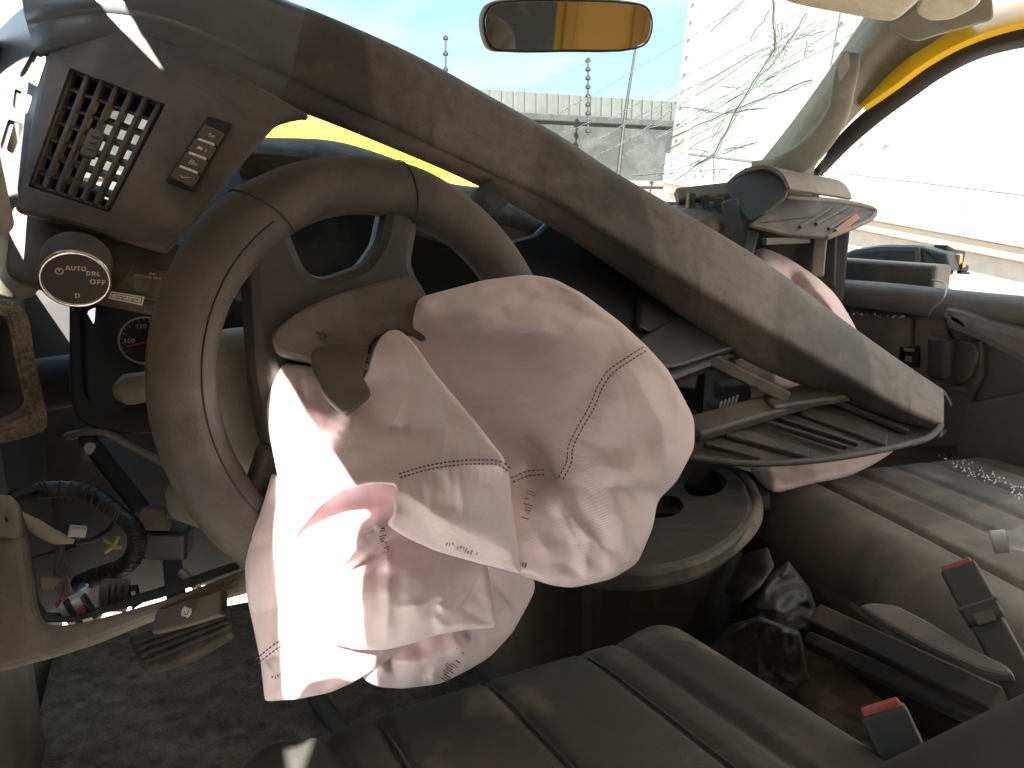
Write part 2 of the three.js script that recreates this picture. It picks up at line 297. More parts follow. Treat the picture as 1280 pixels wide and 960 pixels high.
function fencePost(px, pyT, pyB, d, beads, label) {
  const t = thing('electric_fence_post', label, 'fence post', at(px, pyB, d));
  obj('rod', cyl(at(px, pyB, d), at(px, pyT, d), 0.018, 0.016, 10), M.rubberblack, t);
  for (let k = 0; k < beads; k++) { const p = at(px, pyT + 4 + (pyB - pyT - 8) * k / (beads - 1), d); obj('insulator', [cyl(p.clone().add(V(0, -0.025, 0)), p.clone().add(V(0, 0.025, 0)), 0.045, 0.045, 10, 0.01), cyl(p.clone().add(V(0, 0.025, 0)), p.clone().add(V(0, 0.05, 0)), 0.03, 0.02, 10, 0.004)], M.rubberblack, t); }
}
fencePost(735, 72, 168, 12.6, 9, 'dark electric fence post with a row of insulators left of the whip antenna');
fencePost(557, 44, 150, 12.7, 6, 'dark electric fence post far from the trailer, rising just above the slanted dash panel');
fencePost(847, 125, 215, 12.9, 4, 'thin electric fence post close beside the trailer corner');
{ const t = thing('whip_antenna', 'thin dark whip antenna leaning over the yard wall', 'antenna', at(772, 225, 5.5)); obj('mast', tapered([at(772, 225, 5.5), at(782, 140, 5.5), at(794, 62, 5.5)], [0.016, 0.012, 0.008]), M.rubberblack, t); }

{ // white trailer beside the van
  const o = hitX(1160, 262, 3.0), n = V(-1, 0, 0);
  // tilt of the rails as seen: two pixels on the bottom rail
  const a = hitX(1060, 247, 3.0), b = hitX(1280, 281, 3.0), up = V(0, 1, 0).addScaledVector(b.clone().sub(a).normalize(), -b.clone().sub(a).normalize().y).normalize();
  const F = frame(o, n, up);
  const t = thing('box_trailer', 'white riveted box trailer with tan bottom rail parked beside the van', 'trailer', F.w(0, -1.2, 0));
  // in frame axes u runs along the trailer (toward the front is -z)
  const uFront = F.to2(848, 120).x, dirF = Math.sign(uFront) || 1, L = 12;
  const U0 = uFront, U1 = uFront - dirF * L, uc = (U0 + U1) / 2;
  const pbox = (u0, u1, v0, v1, h0, h1, r = 0.008) => soft(Math.abs(u1 - u0), Math.abs(v1 - v0), h1 - h0, r, 2).translate((u0 + u1) / 2, (v0 + v1) / 2, (h0 + h1) / 2).applyMatrix4(F.m);
  obj('side_panel', pbox(U0, U1, 0.1, 3.0, -2.4, 0, 0.02), M.trailer, t);
  const corner = obj('corner_post', pbox(U0 - dirF * 0.02, U0 - dirF * 0.17, 0.0, 3.0, -0.01, 0.03, 0.012), M.trailer, t);
  obj('rivet', [...Array(30).keys()].map((k) => new THREE.SphereGeometry(0.012, 8, 6).applyMatrix4(new THREE.Matrix4().makeTranslation(U0 - dirF * 0.09, 0.1 + k * 0.095, 0.03).premultiply(F.m))), M.trailer, corner);
  for (const du of [1.22, 2.44, 3.66]) { const s = obj('panel_seam', pbox(U0 - dirF * du, U0 - dirF * (du + 0.05), 0.11, 3.0, 0.0, 0.006, 0.003), M.trailer, t); obj('rivet', [...Array(36).keys()].map((k) => new THREE.SphereGeometry(0.010, 8, 6).applyMatrix4(new THREE.Matrix4().makeTranslation(U0 - dirF * (du + 0.025), 0.15 + k * 0.09, 0.006).premultiply(F.m))), M.trailer, s); }
  const rail = obj('bottom_rail', pbox(U0, U1, -0.08, 0.1, -0.02, 0.05, 0.012), M.trailerrail, t);
  for (let k = 0; k < 34; k++) obj('rivet', new THREE.SphereGeometry(0.0105, 8, 6).applyMatrix4(new THREE.Matrix4().makeTranslation(U0 - dirF * (0.1 + k * 0.29), 0.045, 0.05).premultiply(F.m)), M.trailerrail, rail);
  for (const [px, py] of [[1081, 176], [1112, 178]]) { const p = F.to2(px, py); obj('rivet', new THREE.SphereGeometry(0.014, 8, 6).applyMatrix4(new THREE.Matrix4().makeTranslation(p.x, p.y, 0.002).premultiply(F.m)), M.metal, t); }
  obj('tan_strip', pbox(U0, U1, -0.135, -0.08, -0.03, 0.035, 0.008), M.tan, t);
  const sk = obj('skirt_panel', pbox(U0 - dirF * 0.02, U1, -0.75, -0.135, -0.06, 0.0, 0.01), M.skirt, t);
  for (let k = 0; k < 40; k++) obj('bolt', new THREE.SphereGeometry(0.018, 8, 6).applyMatrix4(new THREE.Matrix4().makeTranslation(U0 - dirF * (0.14 + k * 0.33), -0.29 - (k % 2) * 0.16, 0.0).premultiply(F.m)), M.white, sk);
  obj('lower_frame', pbox(U0 - dirF * 0.3, U1, -1.2, -0.75, -1.6, -0.5, 0.02), M.black, t);
}

// ================================================================ THE CAB SHELL
const yF = y0 - 0.78, yR = y0 + 0.36;                 // cab floor and headliner
const ROOF_EDGE = -0.13;
structure('cab_floor', boxAt(V(0.53, yF - 0.03, -0.45), 1.72, 0.06, 2.2, 0.01), M.carpet);
{ // roof: sheet with headliner below, from the windscreen header back
  const t = thing('van_roof', 'beige fabric headliner under the van roof above the windscreen', 'roof', V(0.6, yR, -0.2));
  const rows = []; for (let i = 0; i <= 10; i++) { const z = 0.9 - i * 0.20 + (i > 9 ? 0.04 : 0); const r = []; for (let j = 0; j <= 14; j++) { const s = j / 14, x = ROOF_EDGE + 0.02 + (1.30 - ROOF_EDGE - 0.04) * s; r.push(V(x, yR + 0.06 + 0.11 * Math.sin(Math.PI * s) ** 0.6 - 0.06 * sstep(-0.75, -1.1, z) * 0, z)); } rows.push(r); }
  obj('headliner', loft(rows, false, -0.02), M.headliner, t);
  obj('roof_skin', loft(rows.map((r) => r.map((p) => p.clone().add(V((p.x - 0.6) * 0.03, 0.035, 0)))), false, -0.015), M.yellow, t);
  obj('roof_rail', tube([V(ROOF_EDGE, yR + 0.04, 0.95), V(ROOF_EDGE, yR + 0.05, 0.2), V(ROOF_EDGE, yR + 0.05, -0.45)], 0.04, 40, 12), M.yellow, t);
}
{ const t = thing('driver_door', 'stripped driver door frame with only its belt beam left beside the wheel', 'door', V(-0.3, yF, -0.4));
  obj('sill', boxAt(V(-0.20, yF + 0.01, -0.3), 0.07, 0.10, 1.2, 0.02), M.doordark, t);
  obj('hinge_pillar', boxAt(V(-0.25, y0 - 0.32, -0.81), 0.05, 0.98, 0.82, 0.02), M.doordark, t);
  obj('front_frame', tube([V(ROOF_EDGE, yR + 0.05, -0.45), V(ROOF_EDGE - 0.03, yR - 0.05, -0.85), V(ROOF_EDGE - 0.08, y0 - 0.1, -1.4)], 0.035, 24, 10), M.pillar, t);
  obj('door_beam', boxAt(V(-0.20, y0 - 0.105, -0.345), 0.04, 0.39, 1.21, 0.018), M.door, t);
  obj('rear_frame_foot', boxAt(V(-0.165, y0 - 0.30, 0.19), 0.05, 0.98, 0.15, 0.02), M.pillar, t);
  obj('rear_frame', boxAt(V(-0.16, y0 - 0.15, 0.40), 0.06, 1.16, 0.26, 0.02), M.pillar, t); }
{ const t = thing('sun_visor', 'beige sun visor swung across the driver side window', 'sun visor', V(-0.2, yR, -0.38));
  obj('visor_pad', boxAt(V(-0.145, y0 + 0.195, -0.45), 0.022, 0.43, 0.78, 0.010, [0, 0, 4]), M.headliner, t);
  obj('visor_rod', cyl(V(-0.15, y0 + 0.39, -0.73), V(-0.15, y0 + 0.39, -0.06), 0.006, 0.006, 10), M.metal, t); }
structure('cab_side_wall', [boxAt(V(-0.16, y0 - 0.2, 0.74), 0.05, 1.2, 0.46, 0.01), boxAt(V(1.36, y0 - 0.5, -1.4), 0.05, 0.8, 0.75, 0.01), boxAt(V(1.36, y0 - 0.2, 0.6), 0.05, 1.2, 0.75, 0.01)], M.doordark);
{ const t = thing('rear_bulkhead', 'amber painted steel partition closing the rear of the cab', 'partition', V(0.6, yF, 0.95));
  obj('partition_sheet', boxAt(V(0.54, (yF + yR) / 2 + 0.05, 0.97), 1.66, yR - yF + 0.2, 0.03, 0.008), std({ color: [0.5, 0.27, 0.04], roughness: 0.6 }), t);
  obj('grey_panel', boxAt(V(0.22, (yF + yR) / 2 + 0.05, 0.945), 0.98, yR - yF + 0.1, 0.02, 0.006), M.slate, t);
  for (const x of [0.76, 1.0, 1.25]) obj('stiffener', boxAt(V(x, (yF + yR) / 2, 0.945), 0.04, yR - yF, 0.025, 0.006), std({ color: [0.36, 0.19, 0.03], roughness: 0.6 }), t); }
structure('firewall', [boxAt(V(0.53, yF + 0.33, -1.72), 1.7, 0.7, 0.06, 0.01), boxAt(V(-0.27, yF + 0.33, -1.4), 0.05, 0.7, 0.66, 0.01)], M.black);

// ---- buckled hood
{ const t = thing('buckled_hood', 'bright yellow crash buckled hood seen through the windscreen below the dash panel', 'hood', V(0.3, y0 + 0.1, -2.2));
  const rows = []; for (let i = 0; i <= 30; i++) { const s = i / 30, r = []; for (let j = 0; j <= 16; j++) { const v = j / 16; const x = 0.22 + 0.98 * s, z = -1.85 - v * 0.75; r.push(V(x, y0 - 0.02 + (0.62 * v - 0.2 * v * v) * (1 - 0.9 * sstep(0.4, 1.0, s)) + 0.012 * Math.sin(s * 9 + v * 4), z)); } rows.push(r); }
  obj('hood_skin', loft(rows, false, 0.012), M.yellow, t); }

// ---- windscreen
const WP = hitX(940, 226, 1.3), WT = hitX(1082, 22, 1.26);
const wn = WT.clone().sub(WP).setX(0).normalize().cross(V(1, 0, 0)).normalize(); if (wn.dot(EYE.clone().sub(WP)) < 0) wn.negate();
const WF = frame(WP, wn);
{
  const t = thing('windscreen', 'cracked windscreen glass shattered towards the passenger pillar', 'windscreen', WP.clone());
  const a = WF.to2(940, 228), b = WF.to2(1082, 22);
  const slope = wn.clone().cross(V(1, 0, 0)).normalize(); if (slope.y < 0) slope.negate();
  const topY = b.y + 0.05;
  const sh = new THREE.Shape([[a.x + 0.02, a.y], [b.x + 0.005, b.y], [b.x - 0.01, topY], [-1.42, topY], [-1.5, a.y]].map((p) => new THREE.Vector2(...p)));
  obj('pane', new THREE.ShapeGeometry(sh).applyMatrix4(WF.m), M.glass, t);
  const hB = new THREE.Shape([[b.x + 0.02, topY - 0.02], [b.x, topY + 0.1], [-1.5, topY + 0.1], [-1.45, topY - 0.02]].map((p) => new THREE.Vector2(...p)));
  obj('header_strip', new THREE.ExtrudeGeometry(hB, { depth: 0.02, bevelEnabled: false }).applyMatrix4(WF.m), M.rubberblack, t);
  // cracks: slivers and ridges of broken glass, each with its own width, lying in the pane
  const line = (pts, w) => { const P = pts.map(([x, y]) => WF.px(x, y, 0.003)); return new THREE.TubeGeometry(crv(P), P.length * 5, w, 5); };
  const jag = (x0, yA, x1, yB, n, amp) => { const o = []; for (let i = 0; i <= n; i++) { const s = i / n, k = i && i < n ? amp : 0; o.push([x0 + (x1 - x0) * s + rr(-k, k), yA + (yB - yA) * s + rr(-k, k)]); } return o; };
  const white = [], dark = [];
  for (const [x0, yA, x1, yB, w] of [[690, 148, 925, 10, 0.7], [735, 180, 960, 58, 1.1], [770, 184, 1000, 34, 1.0], [775, 198, 985, 88, 0.9], [820, 172, 1060, 28, 0.8], [795, 210, 960, 120, 0.7], [815, 222, 985, 165, 0.8], [700, 168, 745, 150, 0.5], [850, 226, 1000, 190, 0.6], [640, 120, 860, 20, 0.4], [760, 150, 1010, 10, 0.6], [800, 150, 1000, 60, 0.5], [790, 230, 905, 160, 0.9], [742, 196, 830, 152, 0.7], [860, 150, 1070, 40, 0.7], [900, 205, 1040, 110, 0.6]]) white.push(line(jag(x0, yA, x1, yB, 10, 1.2), w * 0.0011));
  for (const [x0, yA, x1, yB, n, w] of [[838, 172, 905, 142, 6, 1.2], [905, 142, 1015, 100, 9, 1.4], [966, 0, 968, 62, 6, 1.5], [968, 62, 925, 130, 6, 1.4], [925, 130, 893, 192, 7, 1.6], [893, 192, 842, 226, 6, 1.3], [1008, 16, 985, 52, 4, 1.0], [985, 52, 942, 108, 6, 1.0], [930, 0, 888, 40, 5, 0.8], [938, 50, 962, 12, 5, 0.9], [888, 178, 905, 150, 4, 0.8], [893, 192, 892, 230, 5, 1.0], [905, 188, 948, 178, 5, 1.2], [1005, 66, 1018, 62, 3, 0.8], [1008, 52, 1006, 72, 3, 0.7], [870, 112, 935, 70, 6, 0.6], [830, 190, 870, 165, 5, 0.7], [950, 115, 1000, 80, 4, 0.5]]) { dark.push(line(jag(x0, yA, x1, yB, n, 1.3), w * 0.00085)); white.push(line(jag(x0 + 2, yA + 1.5, x1 + 2, yB + 1.5, n, 1.0), w * 0.0008)); }
  // crazed loop at the impact point
  for (let k = 0; k < 16; k++) { const a = k / 16 * 6.283, r0 = rr(3, 9), r1 = rr(12, 26); dark.push(line(jag(977 + r0 * Math.cos(a), 54 + r0 * Math.sin(a), 977 + r1 * Math.cos(a) * 0.7, 54 + r1 * Math.sin(a), 3, 1.5), 0.0006)); }
  for (let k = 0; k < 46; k++) { const x = 975 + rr(-16, 16), y = 55 + rr(-24, 24); white.push(line([[x, y], [x + rr(-5, 5), y + rr(-5, 5)]], 0.0009)); }
  for (let k = 0; k < 40; k++) { const s = rnd(), x = 850 + 95 * s, y = 228 - 14 * s + rr(-9, 6); white.push(line([[x, y], [x + rr(-6, 6), y + rr(-4, 4)]], 0.0011)); }
  for (let k = 0; k < 70; k++) { const [cx, cy] = [[905, 142], [980, 54], [893, 192], [940, 110], [860, 215]][k % 5], a = rr(-0.9, 0.2) + (k % 2 ? Math.PI : 0), r0 = rr(2, 20), r1 = r0 + rr(12, 60), e = [cx + r1 * Math.cos(a), cy + r1 * Math.sin(a)]; if (e[0] < 1060 - (e[1] - 20) * 0.75 && e[1] < 228) (k % 3 ? white : dark).push(line(jag(cx + r0 * Math.cos(a), cy + r0 * Math.sin(a), e[0], e[1], 5, 1.2), rr(0.0004, 0.0008))); }
  obj('bright_crack', white, M.crack, t); obj('dark_crack', dark, M.crackdark, t);
}
{ // left quarter: the far edge of the cab that stands out of the picture
  const t = thing('rear_view_mirror', 'black framed rear view mirror hanging from the windscreen', 'mirror', at(712, -20, 0.98));
  const c = at(710, 33, 0.97), n = EYE.clone().sub(c).add(V(0.62, 0.10, 0.25).multiplyScalar(0.5)).normalize(), F = frame(c, n);
  const out = [[603, 22], [612, 4], [640, -2], [712, -3], [790, 1], [812, 8], [818, 28], [812, 52], [795, 62], [710, 65], [640, 65], [612, 60]];
  obj('housing', plate(F, out, { t: 0.03, h: -0.03, bevel: 0.008, curve: 4 }), std({ color: [0.30, 0.27, 0.21], roughness: 0.6 }), t);
  const inn = out.map(([x, y]) => [710 + (x - 710) * 0.965, 32 + (y - 31) * 0.885]);
  obj('bezel', plate(F, out.map(([x, y]) => [710 + (x - 710) * 0.99, 32 + (y - 31) * 0.965]), { t: 0.004, h: 0.0, bevel: 0.0015, curve: 4, holes: [] }), M.rubberblack, t);
  obj('mirror_glass', plate(F, inn, { t: 0.0016, h: 0.0042, bevel: 0.0004, curve: 4 }), M.mirror, t);
  obj('stem', tapered([at(708, 10, 1.0), at(706, -25, 1.01), at(704, -60, 1.03)], [0.012, 0.010, 0.014]), M.rubberblack, t);
}

// ---- passenger pillar with grab handle
{
  const t = thing('windscreen_pillar', 'beige plastic trim pillar with moulded grab handle beside the cracked windscreen', 'pillar', hitX(960, 250, 1.3));
  // strip from base to the roof: inner edge against the glass, crown, outer edge against the door
  const st = [ // inner(px,py,d), crown, outer
    [[905, 262, 1.72], [955, 250, 1.60], [1012, 250, 1.62]], [[950, 208, 1.70], [985, 205, 1.57], [1016, 208, 1.62]],
    [[990, 158, 1.66], [1020, 152, 1.54], [1042, 172, 1.58]], [[1035, 96, 1.58], [1065, 92, 1.47], [1090, 120, 1.50]],
    [[1062, 55, 1.53], [1098, 52, 1.41], [1130, 78, 1.44]], [[1085, 20, 1.49], [1128, 18, 1.37], [1165, 52, 1.38]], [[1105, -20, 1.46], [1160, -22, 1.32], [1215, 20, 1.33]]];
  const rows = st.map((r) => { const c = crv(r.map((p) => at(...p))); return c.getPoints(10); });
  // resample along the pillar
  const rr2 = []; for (let j = 0; j <= 10; j++) rr2.push(crv(rows.map((r) => r[j])).getPoints(30));
  const grid = []; for (let i = 0; i <= 30; i++) grid.push(rr2.map((c) => c[i]));
  obj('pillar_trim', loft(grid, false, 0.006), M.pillar, t);
  // handle: broad strap standing proud of the pillar
  const hp = [[940, 214, 1.52], [972, 212, 1.46], [1004, 196, 1.43], [1030, 170, 1.405], [1048, 140, 1.39], [1053, 115, 1.385], [1058, 92, 1.39], [1064, 66, 1.42]];
  const hc = crv(hp.map((p) => at(...p))), hr = [], wid = [0.019, 0.024, 0.025, 0.022, 0.02, 0.02, 0.021, 0.016];
  const toC = EYE.clone().sub(at(1030, 150, 1.4)).normalize();
  for (let i = 0; i <= 40; i++) { const s = i / 40, p = hc.getPoint(s), tg = hc.getTangent(s), side = tg.clone().cross(toC).normalize(), k = s * 7, a = Math.min(6, Math.floor(k)), w = wid[a] + (wid[a + 1] - wid[a]) * (k - a), r = []; for (let j = 0; j < 16; j++) { const th = j / 16 * 6.2832, c = Math.cos(th), q = Math.sin(th); r.push(p.clone().addScaledVector(side, w * Math.sign(c) * Math.abs(c) ** 0.6).addScaledVector(toC, 0.011 * Math.sign(q) * Math.abs(q) ** 0.6)); } hr.push(r); }
  const gh = obj('grab_handle', loft(hr, true), M.pillar, t);
  const FC = frame3([1046, 70, 1.37], [1062, 62, 1.375], [1050, 100, 1.37]);
  obj('screw_cover', plate(FC, [[1046, 78], [1061, 62], [1063, 84], [1049, 103]], { t: 0.003, bevel: 0.001, r: 0.004 }), M.pillar, gh);
  obj('slot', plate(frame3([1004, 180, 1.515], [1048, 138, 1.47], [1020, 150, 1.5]), [[1002, 186], [1010, 174], [1046, 138], [1048, 146], [1018, 180]], { t: 0.008, bevel: 0.001 }), M.rubberblack, t);
  obj('upper_trim', [plate(frame3([1110, 60, 1.335], [1200, 30, 1.27], [1150, 20, 1.30]), [[1108, 32], [1150, 8], [1240, -6], [1242, 24], [1165, 45], [1145, 52], [1128, 45]], { t: 0.01, bevel: 0.003, r: 0.01 })], M.pillar, t);
}
{ const t = thing('sun_visor', 'beige padded sun visor folded up against the headliner', 'sun visor', at(1090, 0, 1.2));
  const F = frame3([990, 0, 1.28], [1140, 10, 1.2], [1040, -40, 1.14]);
  obj('visor_pad', plate(F, [[940, -20], [985, 6], [1110, 30], [1124, 26], [1150, 4], [1170, -25], [1150, -60], [980, -70]], { t: 0.022, bevel: 0.009, r: 0.02 }), M.headliner, t);
  const F2 = frame3([1150, 12, 1.2], [1250, 10, 1.13], [1200, -20, 1.12]);
  obj('visor_clip', plate(F2, [[1142, 16], [1160, -20], [1235, -25], [1222, 10], [1190, 26], [1160, 28]], { t: 0.014, bevel: 0.005, r: 0.012 }), M.headliner, t); }

// ---- passenger door: yellow frame, black seal, inner panel
{
  const X = 1.32, t = thing('passenger_door', 'dark grey passenger door with a yellow window frame and no window glass', 'door', hitX(1280, 600, X));
  const D = (px, py, dx = 0) => hitX(px, py, X + dx);
  const arch = (pts, dx) => pts.map(([x, y]) => D(x, y, dx));
  const ribbon = (o, i, dxo, dxi, th) => { const A = crv(arch(o, dxo)).getPoints(40), B = crv(arch(i, dxi)).getPoints(40); return loft(A.map((p, k) => [p, p.clone().lerp(B[k], 0.5).add(V(-0.008, 0, 0)), B[k]]), false, th); };
  obj('yellow_frame', ribbon([[1070, 128], [1110, 92], [1150, 62], [1195, 38], [1245, 20], [1300, 6]], [[1084, 138], [1122, 112], [1162, 83], [1206, 59], [1254, 42], [1314, 28]], 0.0, -0.05, 0.012), M.yellow, t);
  obj('window_seal', ribbon([[1018, 212], [1050, 172], [1086, 138], [1124, 110], [1164, 80], [1208, 57], [1255, 41], [1322, 27]], [[1024, 214], [1062, 178], [1105, 142], [1140, 116], [1180, 88], [1222, 66], [1262, 54], [1330, 42]], 0.0, 0.02, 0.014), M.rubberblack, t);
  obj('front_channel', ribbon([[1016, 212], [1014, 240], [1014, 290], [1010, 350]], [[1024, 214], [1024, 240], [1024, 290], [1020, 350]], 0.0, 0.02, 0.012), M.rubberblack, t);
  // belt roll and panels
  const Fd = frame(V(X, D(1160, 480).y, D(1160, 480).z), V(-1, 0, 0));
  const pl = (poly, o) => plate(Fd, poly, o);
  obj('belt_roll', tube([D(1010, 362, -0.012), D(1100, 370, -0.012), D(1200, 382, -0.012), D(1330, 396, -0.012)], 0.028, 30, 14), M.door, t);
  obj('inner_panel', pl([[980, 372], [1330, 405], [1330, 760], [980, 640]], { t: 0.02, h: -0.03, bevel: 0.003 }), M.doordark, t);
  obj('map_pad', pl([[1045, 391], [1134, 398], [1138, 470], [1128, 480], [1045, 470]], { t: 0.022, h: -0.008, bevel: 0.006, r: 0.01 }), M.door, t);
  obj('middle_panel', pl([[1143, 396], [1176, 398], [1190, 440], [1224, 424], [1228, 470], [1212, 500], [1205, 560], [1130, 560], [1138, 490]], { t: 0.014, h: -0.010, bevel: 0.005, r: 0.012 }), M.doordark, t);
  obj('lower_panel', pl([[1205, 505], [1330, 480], [1330, 720], [1190, 640], [1195, 560]], { t: 0.016, h: -0.010, bevel: 0.005, r: 0.01 }), M.doordark, t);
  obj('armrest', pl([[1176, 384], [1196, 386], [1240, 402], [1330, 425], [1330, 478], [1280, 458], [1210, 422], [1180, 412]], { t: 0.055, h: 0.0, bevel: 0.016, r: 0.008 }), M.door, t);
  const cup = obj('pull_recess', pl([[1196, 425], [1216, 428], [1222, 440], [1214, 472], [1198, 480], [1192, 470], [1192, 440]], { t: 0.01, h: 0.004, bevel: 0.004, r: 0.008 }), M.door, t);
  obj('pull_post', cyl(D(1178, 420, -0.05), D(1174, 474, -0.05), 0.022, 0.020, 20, 0.006), M.rubberblack, t);
  const bz = obj('latch_bezel', pl([[1124, 432], [1146, 433], [1146, 460], [1120, 460]], { t: 0.012, h: 0.002, bevel: 0.003, r: 0.004 }), M.rubberblack, t);
  obj('latch_lever', [bar(D(1130, 437, -0.016), D(1143, 438, -0.016), 0.006, 0.006, V(-1, 0, 0)), bar(D(1132, 448, -0.014), D(1140, 449, -0.014), 0.012, 0.006, V(-1, 0, 0))], M.metal, bz);
  obj('lower_bin_lip', [bar(D(1128, 478, -0.01), D(1150, 484, -0.01), 0.012, 0.02, V(-1, 0, 0), 0.004), bar(D(1190, 482, -0.01), D(1212, 488, -0.01), 0.010, 0.02, V(-1, 0, 0), 0.004)], M.door, t);
}
{ // dangling wire and glass crumbs on the belt
  const t = single('dangling_wire', [tube([hitX(1166, 350, 1.33), hitX(1182, 356, 1.29), hitX(1180, 372, 1.26), hitX(1168, 384, 1.27), hitX(1161, 394, 1.28)], 0.0016, 30, 6)], std({ color: [0.28, 0.36, 0.42], roughness: 0.5 }), 'thin pale blue wire dangling over the passenger door sill', 'wire');
}
{ // broken side mirror mount
  const X = 1.45, D = (px, py, dx = 0) => hitX(px, py, X + dx), t = thing('side_mirror_mount', 'black side mirror mount with its housing broken off beyond the door sill', 'mirror mount', D(1100, 352));
  const F = frame(D(1100, 330), V(-1, 0, 0.25));
  obj('sail_cover', plate(F, [[1030, 352], [1040, 326], [1062, 312], [1100, 306], [1150, 307], [1152, 352]], { t: 0.05, h: -0.03, bevel: 0.012, r: 0.01 }), M.slate, t);
  obj('recess', plate(F, [[1050, 346], [1060, 328], [1110, 330], [1120, 350]], { t: 0.004, h: 0.0202, bevel: 0.001, r: 0.004 }), M.rubberblack, t);
  obj('arm', plate(F, [[1150, 308], [1184, 317], [1188, 338], [1152, 336]], { t: 0.05, h: -0.035, bevel: 0.006, r: 0.004 }), M.slate, t);
  obj('arm_rib', plate(F, [[1154, 330], [1186, 334], [1184, 344], [1156, 348]], { t: 0.03, h: -0.03, bevel: 0.003, r: 0.003 }), M.black, t);
  const e = at(1196, 326, 1.62);
  obj('broken_socket', [boxAt(at(1190, 324, 1.64), 0.03, 0.035, 0.04, 0.005, [10, 20, 15]), boxAt(at(1198, 334, 1.63), 0.03, 0.014, 0.03, 0.004, [0, 10, -12]), boxAt(at(1204, 341, 1.63), 0.028, 0.006, 0.012, 0.002, [0, 0, -6]), boxAt(at(1180, 312, 1.65), 0.035, 0.012, 0.03, 0.003, [0, 10, -18])], M.rubberblack, t);
  obj('brass_terminal', [boxAt(at(1198, 324, 1.615), 0.012, 0.022, 0.012, 0.002, [0, 10, 8]), boxAt(at(1203, 331, 1.615), 0.010, 0.010, 0.010, 0.002)], std({ color: [0.5, 0.36, 0.18], roughness: 0.45, metalness: 0.5 }), t);
}

// ================================================================ DASH INTERNALS
{
  const t = thing('dash_carcass', 'black torn open dash frame behind the steering wheel', 'dashboard', V(0.5, yF, -1.2));
  // top lip under the hood view
  const lip = [[[300, 190, 1.02], [322, 172, 1.10], [330, 186, 1.5]], [[400, 200, 1.04], [415, 177, 1.12], [420, 192, 1.5]], [[480, 222, 1.07], [500, 203, 1.15], [500, 216, 1.52]], [[540, 250, 1.09], [553, 228, 1.17], [560, 242, 1.55]], [[600, 272, 1.12], [614, 240, 1.2], [614, 250, 1.6]], [[660, 290, 1.15], [690, 266, 1.22], [690, 262, 1.62]], [[760, 304, 1.2], [800, 272, 1.3], [800, 262, 1.66]], [[870, 294, 1.3], [880, 258, 1.4], [880, 250, 1.7]], [[930, 284, 1.4], [935, 252, 1.5], [935, 244, 1.74]]];
  const cols = [0, 1, 2].map((j) => crv(lip.map((r) => at(...r[j]))).getPoints(48));
  const under = cols[0].map((p) => p.clone().add(V(0.01, -0.05, -0.12)));
  obj('dash_top', loft(cols[0].map((_, i) => crv([under[i], cols[0][i], cols[1][i], cols[2][i]]).getPoints(12)), false, 0.006), M.rubber, t);
  obj('cluster_hood', plate(frame3([330, 170, 1.10], [300, 360, 1.02], [220, 330, 1.06]), [[332, 172], [345, 260], [300, 372], [200, 384], [192, 345], [232, 262], [272, 190]], { t: 0.01, h: -0.01, bevel: 0.003 }), M.black, t);
  // black carcass plates: behind everything
  obj('cross_beam', [tube([V(-0.2, y0 - 0.22, -1.12), V(0.4, y0 - 0.20, -1.3), V(1.25, y0 - 0.20, -1.42)], 0.035, 30, 12)], M.black, t);
  obj('back_shell', [boxAt(V(0.60, y0 - 0.16, -1.56), 1.5, 0.36, 0.2, 0.02)], M.black, t);
  // centre stack cover, navy black
  const Fc = frame3([650, 300, 1.06], [860, 400, 1.12], [720, 420, 1.02]);
  obj('centre_cover', plate(Fc, [[628, 300], [668, 290], [690, 268], [740, 296], [830, 346], [960, 430], [905, 452], [838, 478], [780, 462], [700, 420], [640, 380]], { t: 0.03, h: -0.03, bevel: 0.008, r: 0.012 }), M.navy, t);
  obj('centre_cover_step', [plate(Fc, [[800, 372], [850, 362], [895, 395], [870, 402], [828, 420], [798, 408]], { t: 0.012, h: 0.0, bevel: 0.004, r: 0.006 }), plate(Fc, [[790, 425], [850, 392], [920, 410], [935, 430], [850, 458], [820, 462]], { t: 0.016, h: 0.0, bevel: 0.005, r: 0.006 })], M.navy, t);
  const tab = obj('mount_tab', boxAt(at(857, 465, 1.16), 0.035, 0.045, 0.02, 0.004, [0, -20, -8]), M.greydash, t);
  obj('mount_hole', boxAt(at(858, 466, 1.145), 0.012, 0.006, 0.004, 0.001, [0, -20, -14]), M.rubberblack, tab);
  obj('fuse_block', [boxAt(at(915, 496, 1.26), 0.05, 0.05, 0.05, 0.006, [0, -24, 5]), boxAt(at(900, 512, 1.24), 0.04, 0.03, 0.04, 0.004, [0, -24, 5])], M.slate, t);
  obj('fuse_pin', [...Array(5).keys()].map((k) => boxAt(at(900 + k * 5, 510 - k * 2, 1.2), 0.003, 0.022, 0.004, 0.001, [0, -24, -12])), M.white, t);
  obj('bracket_plate', boxAt(at(937, 490, 1.3), 0.04, 0.055, 0.012, 0.004, [0, -24, -8]), M.cream, t);
  obj('lower_brace', [bar(at(620, 520, 1.15), at(960, 620, 1.25), 0.06, 0.02, V(0, 0.6, 0.8), 0.006), bar(at(640, 420, 1.25), at(900, 560, 1.35), 0.08, 0.02, V(0, 0.6, 0.8), 0.006)], M.black, t);
}
